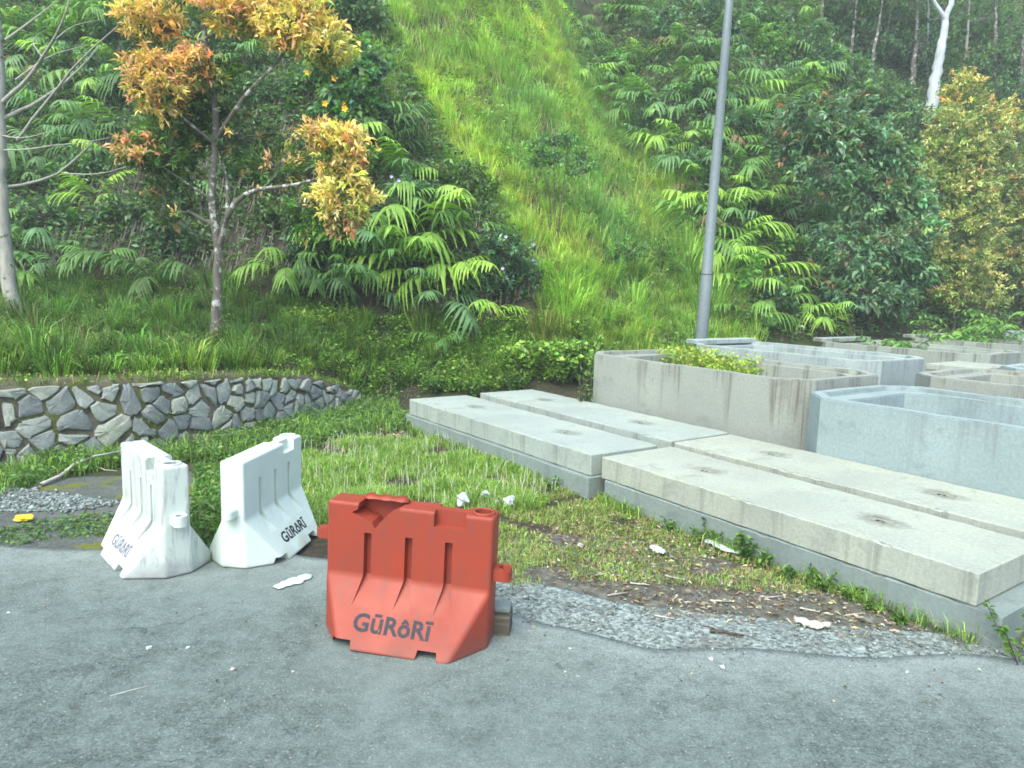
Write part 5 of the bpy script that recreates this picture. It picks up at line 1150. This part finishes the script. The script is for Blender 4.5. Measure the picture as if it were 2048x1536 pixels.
for (q, z_, h_, lb) in [(4.1, 0.35, 0.14, 'small weed sprouting from a joint in the stone wall, lower left'), (4.9, 0.62, 0.16, 'weed hanging from the wall joint under the pale tree side'), (6.4, 0.55, 0.12, 'tiny weed in the wall joint below the orange tree'), (7.3, 0.30, 0.15, 'weed low in the wall near its curve'), (5.6, 0.22, 0.13, 'weed in the lower wall joint left of the scuffed barrier')]:
    a = wpt(q); d, n_ = wframe(q); a = a + n_ * 0.04; leafy('wall_weed', lb, (a[0], a[1], z_), h_, 60, 0.04, GRD + GR[:1], 'weeds in the stone wall', spread=1.2)
# heart-leaved creeper bush behind the far slabs
for (px, py, h_, n, lb, sz) in [(1050, 765, 0.75, 170, 'heart leaved creeper bush behind the farthest slab, grass side', 0.10), (1110, 770, 0.8, 220, 'dense heart leaved creeper between slabs and tan tank', 0.09), (1170, 775, 0.85, 200, 'creeper climbing the end of the tan tank', 0.08), (1030, 790, 0.4, 120, 'low leafy weeds at the head of the farthest slab', 0.06), (940, 800, 0.35, 120, 'low green weeds between stone wall end and slabs', 0.055), (870, 790, 0.3, 100, 'low weeds beside the sunken wall end', 0.05), (1135, 752, 0.7, 200, 'leafy creeper in the corner between farthest slab and tan tank', 0.085), (1182, 742, 0.7, 200, 'creeper against the outer corner of the tan tank', 0.075), (1090, 752, 0.6, 170, 'creeper bush over the head of the second slab', 0.09), (1150, 690, 0.5, 120, 'light green climber leaves on the slope foot above creeper', 0.09)]:
    P = hit(px, py); leafy('creeper', lb, (P[0], P[1], height(P[0], P[1])), h_, n * 4, sz, GR[:3] + GRD[:2] if sz > 0.07 else GRD + OLD, None, 0.85, 0.7, 'creeper', 22)
P0 = np.array(yard(1.25, 2.2, 0.1)); leafy('creeper', 'thin leafy stems hanging on the front corner of tan tank', (P0[0], P0[1], 0), 0.95, 130, 0.07, GRD + COOL, None, 0.55, 0.28, 'creeper', 8)
# creeper mat lying in the tan tank corner
root = empty('creeper', yard(1.5, 3.2, 0.09), UA); tag(root, 'yellow green creeper mat filling the far corner of tan tank', 'creeper')
s = Soup(); n = 4200; p = np.stack([RNG.uniform(-0.35, 1.25, n), RNG.uniform(0.35, 0.98, n), RNG.uniform(0.3, 1.1, n)], 1); p[:, 2] = np.minimum(p[:, 2], 1.14 - 0.22 * (p[:, 0] + 0.3) * RNG.uniform(0.2, 1.2, n)) + 0.03 * np.sin(p[:, 0] * 6)
leaves(s, p, RNG.normal(size=(n, 3)) + np.array([0, -0.3, 0]), 0.06, 0.035, pick([(0.17, 0.24, 0.04, 3), (0.10, 0.17, 0.03, 2), (0.24, 0.25, 0.06, 1)], n)); obj('foliage', s.mesh('foliage', M['leaf']), root)
w = Soup()
for k in range(26):
    a = np.array([RNG.uniform(-0.3, 1.7), RNG.uniform(0.3, 0.9), 0.0]); tube(w, curve3(a, a + np.array([RNG.normal(0, 0.3), RNG.normal(0, 0.1), RNG.uniform(0.5, 0.98)]), 0.1, 0.1, 5), 0.004, 4)
obj('stem', w.mesh('stem', M['twig']), root)
# saplings in the back tanks
def sapling(label, P, H, nf):
    root = empty('sapling', P); tag(root, label, 'sapling', 'saplings in the back tanks'); w = Soup()
    for k in range(nf):
        a = RNG.uniform(0, 6.28); z = H * RNG.uniform(0.55, 1.0); o_ = np.array([0, 0, z * 0.6]); tip = np.array([math.cos(a) * H * 0.45, math.sin(a) * H * 0.45, z * 0.85])
        cv = curve3(o_, tip, 0.35, 0.03, 8); c = Soup(); tube(c, cv, np.linspace(0.008, 0.003, 8), 4, (0.1, 0.12, 0.05))
        for q in range(1, 8):
            for sg in (-1, 1):
                D = np.cross(unit(tip - o_), [0, 0, 1]) * sg + np.array([0, 0, -0.5]) + 0.25 * unit(tip - o_); leaves(c, cv[q:q + 1], D[None], 0.17, 0.055, pick(GREEN, 1), 0.2, 0.2)
        obj('compound_leaf', c.mesh('compound_leaf', M['leaf']), root)
    tube(w, [(0, 0, 0), (0.01, 0, H * 0.4), (0, 0, H * 0.75)], [0.016, 0.012, 0.006], 6); obj('stem', w.mesh('stem', M['twig'], True), root)
def spot(px, py, Y): d = ray(px, py); P = CAM + d * (Y / d[1]); return (P[0], P[1], 0.06)
sapling('bushy feathery sapling growing in the far grey tank', spot(1905, 690, 16.6), 1.95, 26)
sapling('taller feathery sapling in the far grey tank near the white slab', spot(2005, 680, 17.2), 2.05, 22)
sapling('small sapling peeping over the rim of the grey streaked tank', spot(1775, 700, 14.4), 1.35, 9)
sapling('second small sapling in the grey streaked tank, beside the first', spot(1822, 700, 14.3), 1.4, 9)

# ------------------------------------------------------------------ litter and dead wood
def crumple(name, label, P, size, seed, mat='bag', cat='litter', flatten=1.0, stretch=(1, 1), rz=0.0, group=None):
    bm = bmesh.new(); bmesh.ops.create_icosphere(bm, subdivisions=3, radius=1.0); r = np.random.default_rng(seed); ph = r.uniform(0, 6, 9)
    for v in bm.verts:
        c = v.co; k = 1 + 0.28 * math.sin(c.x * 4 + ph[0] + 2 * math.sin(c.y * 3 + ph[1])) + 0.2 * math.sin(c.z * 6 + ph[2] + 3 * c.x) + 0.10 * math.sin(c.y * 11 + ph[3] + 4 * c.z)
        v.co = Vector((c.x * k * stretch[0], c.y * k * stretch[1], (c.z * k) * flatten)) * size
    zmin = min(v.co.z for v in bm.verts)
    for v in bm.verts: v.co.z -= zmin
    o = bm_obj(name, bm, M[mat]); o.location = tuple(float(a) for a in P); o.rotation_euler = (0, 0, rz); tag(o, label, cat, group); return o
for k, (px, py, sz, lb) in enumerate([(925, 1012, 0.052, 'crumpled white plastic bag in the grass, upright and roundish'), (970, 995, 0.035, 'small grey white plastic scrap between two bags in grass'), (1018, 1015, 0.045, 'white plastic bag in grass, nearest the slab gap'), (995, 1008, 0.022, 'tiny white scrap touching the bag in grass'), (760, 1015, 0.05, 'white plastic bag partly hidden behind the red barrier top')]):
    P = gp(px, py, 0.02); crumple('plastic_bag', lb, (P[0], P[1], 0.01), sz, 30 + k, cat='plastic bag')
def strip(name, label, pix, wid, seed, mat='bag', cat='litter', z=0.012, hump=1.0):
    pts = np.array([gp(x, y, 0.01) for x, y in pix]); d = np.concatenate([[0], np.cumsum(np.linalg.norm(np.diff(pts, axis=0), axis=1))]); t = np.linspace(0, d[-1], 14); r = np.random.default_rng(seed)
    c = np.stack([np.interp(t, d, pts[:, k]) for k in range(3)], 1); tg = unit(np.gradient(c, axis=0)); sd_ = np.stack([-tg[:, 1], tg[:, 0], 0 * t], 1)
    org = c[0].copy(); V = []
    for q in range(14):
        ww = wid * (0.35 + math.sin(math.pi * (0.08 + 0.84 * q / 13))) * r.uniform(0.6, 1.2)
        for a in np.linspace(-1, 1, 6): V.append(c[q] + sd_[q] * ww * a + np.array([0, 0, z + 0.018 * hump * r.uniform(0, 1) + 0.022 * hump * (1 - a * a)]) - org)
    Q = [(6 * q + a, 6 * q + 6 + a, 6 * q + 7 + a, 6 * q + 1 + a) for q in range(13) for a in range(5)]
    o = obj(name, npmesh(name, np.array(V), [np.array(Q)], M[mat], None, True), None, org); md = o.modifiers.new('s', 'SOLIDIFY'); md.thickness = 0.002; tag(o, label, cat); return o
strip('plastic_sheet', 'long torn white plastic strip lying on the leaf litter', [(1400, 1080), (1432, 1092), (1455, 1105), (1492, 1112)], 0.035, 3, cat='plastic sheet', hump=0.6)
strip('plastic_scrap', 'small crumpled white plastic scrap in dry grass left of long strip', [(1300, 1100), (1318, 1106), (1330, 1114)], 0.03, 5, cat='plastic scrap')
strip('paper_scrap', 'flat white scrap with a tail on asphalt between the barriers', [(550, 1180), (575, 1170), (605, 1160), (618, 1152)], 0.045, 7, cat='paper scrap', hump=0.25)
for k, (px, py, sz) in enumerate([(1421, 1325, 0.011), (1444, 1342, 0.012), (1160, 1098, 0.022), (298, 1303, 0.012), (376, 1302, 0.009)]):
    P = gp(px, py); crumple('pebble', ['white pebble on asphalt, farther of a pair below the gravel', 'white pebble on asphalt, nearer of a pair below the gravel', 'pinkish stone in the thin grass right of red barrier', 'white speck pebble on asphalt in front of white barriers', 'second white pebble on asphalt beside the first speck'][k], (P[0], P[1], 0.013), sz, 50 + k, 'bag' if k != 2 else 'deadwood', 'pebble', 0.6)
P = gp(48, 1045); o = crumple('yellow_wrapper', 'small yellow crumpled wrapper on broken pavement at left edge', (P[0], P[1], 0.008), 0.05, 71, 'yellow', 'wrapper', 0.5, (1.3, 0.8))
def stick(name, label, pix, ra, rb, mat, cat='branch', zs=None, side=()):
    P = np.array([gp(x, y, 0.02) for x, y in pix]); P[:, 2] = (np.array(zs) if zs else 0.012 + ra); org = P[0].copy(); s = Soup(); tube(s, P - org, np.linspace(ra, rb, len(P)), 6)
    for (pp, r1) in side:
        q = np.array([gp(x, y, 0.02) for x, y in pp]); q[:, 2] = 0.012 + ra; tube(s, q - org, np.linspace(r1, r1 * 0.4, len(q)), 5)
    o = obj(name, s.mesh(name, M[mat], True), None, org); tag(o, label, cat); return o
stick('dead_branch', 'bleached crooked dead branch lying behind the scuffed white barrier', [(80, 972), (120, 958), (150, 944), (190, 935), (245, 928)], 0.02, 0.010, 'deadwood', zs=[0.03, 0.05, 0.10, 0.14, 0.16], side=[([(150, 942), (120, 942), (100, 948)], 0.007), ([(190, 933), (210, 942), (235, 944)], 0.007)])
stick('dark_stick', 'dark dead stick on the gravel below the leaf litter', [(1420, 1262), (1445, 1264), (1470, 1270), (1488, 1272)], 0.012, 0.006, 'darkwood', side=[([(1440, 1264), (1420, 1255), (1405, 1254)], 0.006)])
strip('bark_piece', 'flat curled grey bark piece on gravel near the slab corner', [(1588, 1245), (1615, 1253), (1640, 1258), (1660, 1257)], 0.03, 9, 'deadwood', 'bark piece')
stick('dry_straw', 'thin yellow straw lying on the asphalt in the foreground', [(220, 1390), (255, 1380), (305, 1368)], 0.003, 0.002, 'deadwood', 'straw')
for k, (px, py) in enumerate([(1215, 1190), (1260, 1165), (1330, 1150), (1420, 1200), (1530, 1195), (1190, 1150), (1310, 1230), (1600, 1215), (1690, 1230)]):
    a = random.uniform(-20, 20); stick('dry_stalk', 'dry straw coloured stalk among the leaf litter beside slab', [(px, py), (px + 18, py + a * 0.3), (px + 40, py + a * 0.6)], 0.006, 0.003, 'deadwood', 'stalk')
    bpy.context.scene.objects
for o in [o for o in SC.objects if o.name.startswith('dry_stalk')]: o['group'] = 'dry stalks in the litter'

# ------------------------------------------------------------------ thin haze volume added to lift the blacks, in place of a window veil
hz = bpy.data.materials.new('shadow_lift_haze'); hz.use_nodes = True; ht = hz.node_tree; ht.nodes.clear()
vo = ht.nodes.new('ShaderNodeVolumePrincipled'); ou = ht.nodes.new('ShaderNodeOutputMaterial'); ht.links.new(vo.outputs[0], ou.inputs['Volume'])
vo.inputs['Color'].default_value = (0.86, 0.95, 0.93, 1); vo.inputs['Density'].default_value = 0.0024
ho = bm_obj('haze', box_bm(-130, 130, -110, 170, -1.5, 36), hz); tag(ho, 'thin pale haze volume added to lift the shadows', kind='stuff')
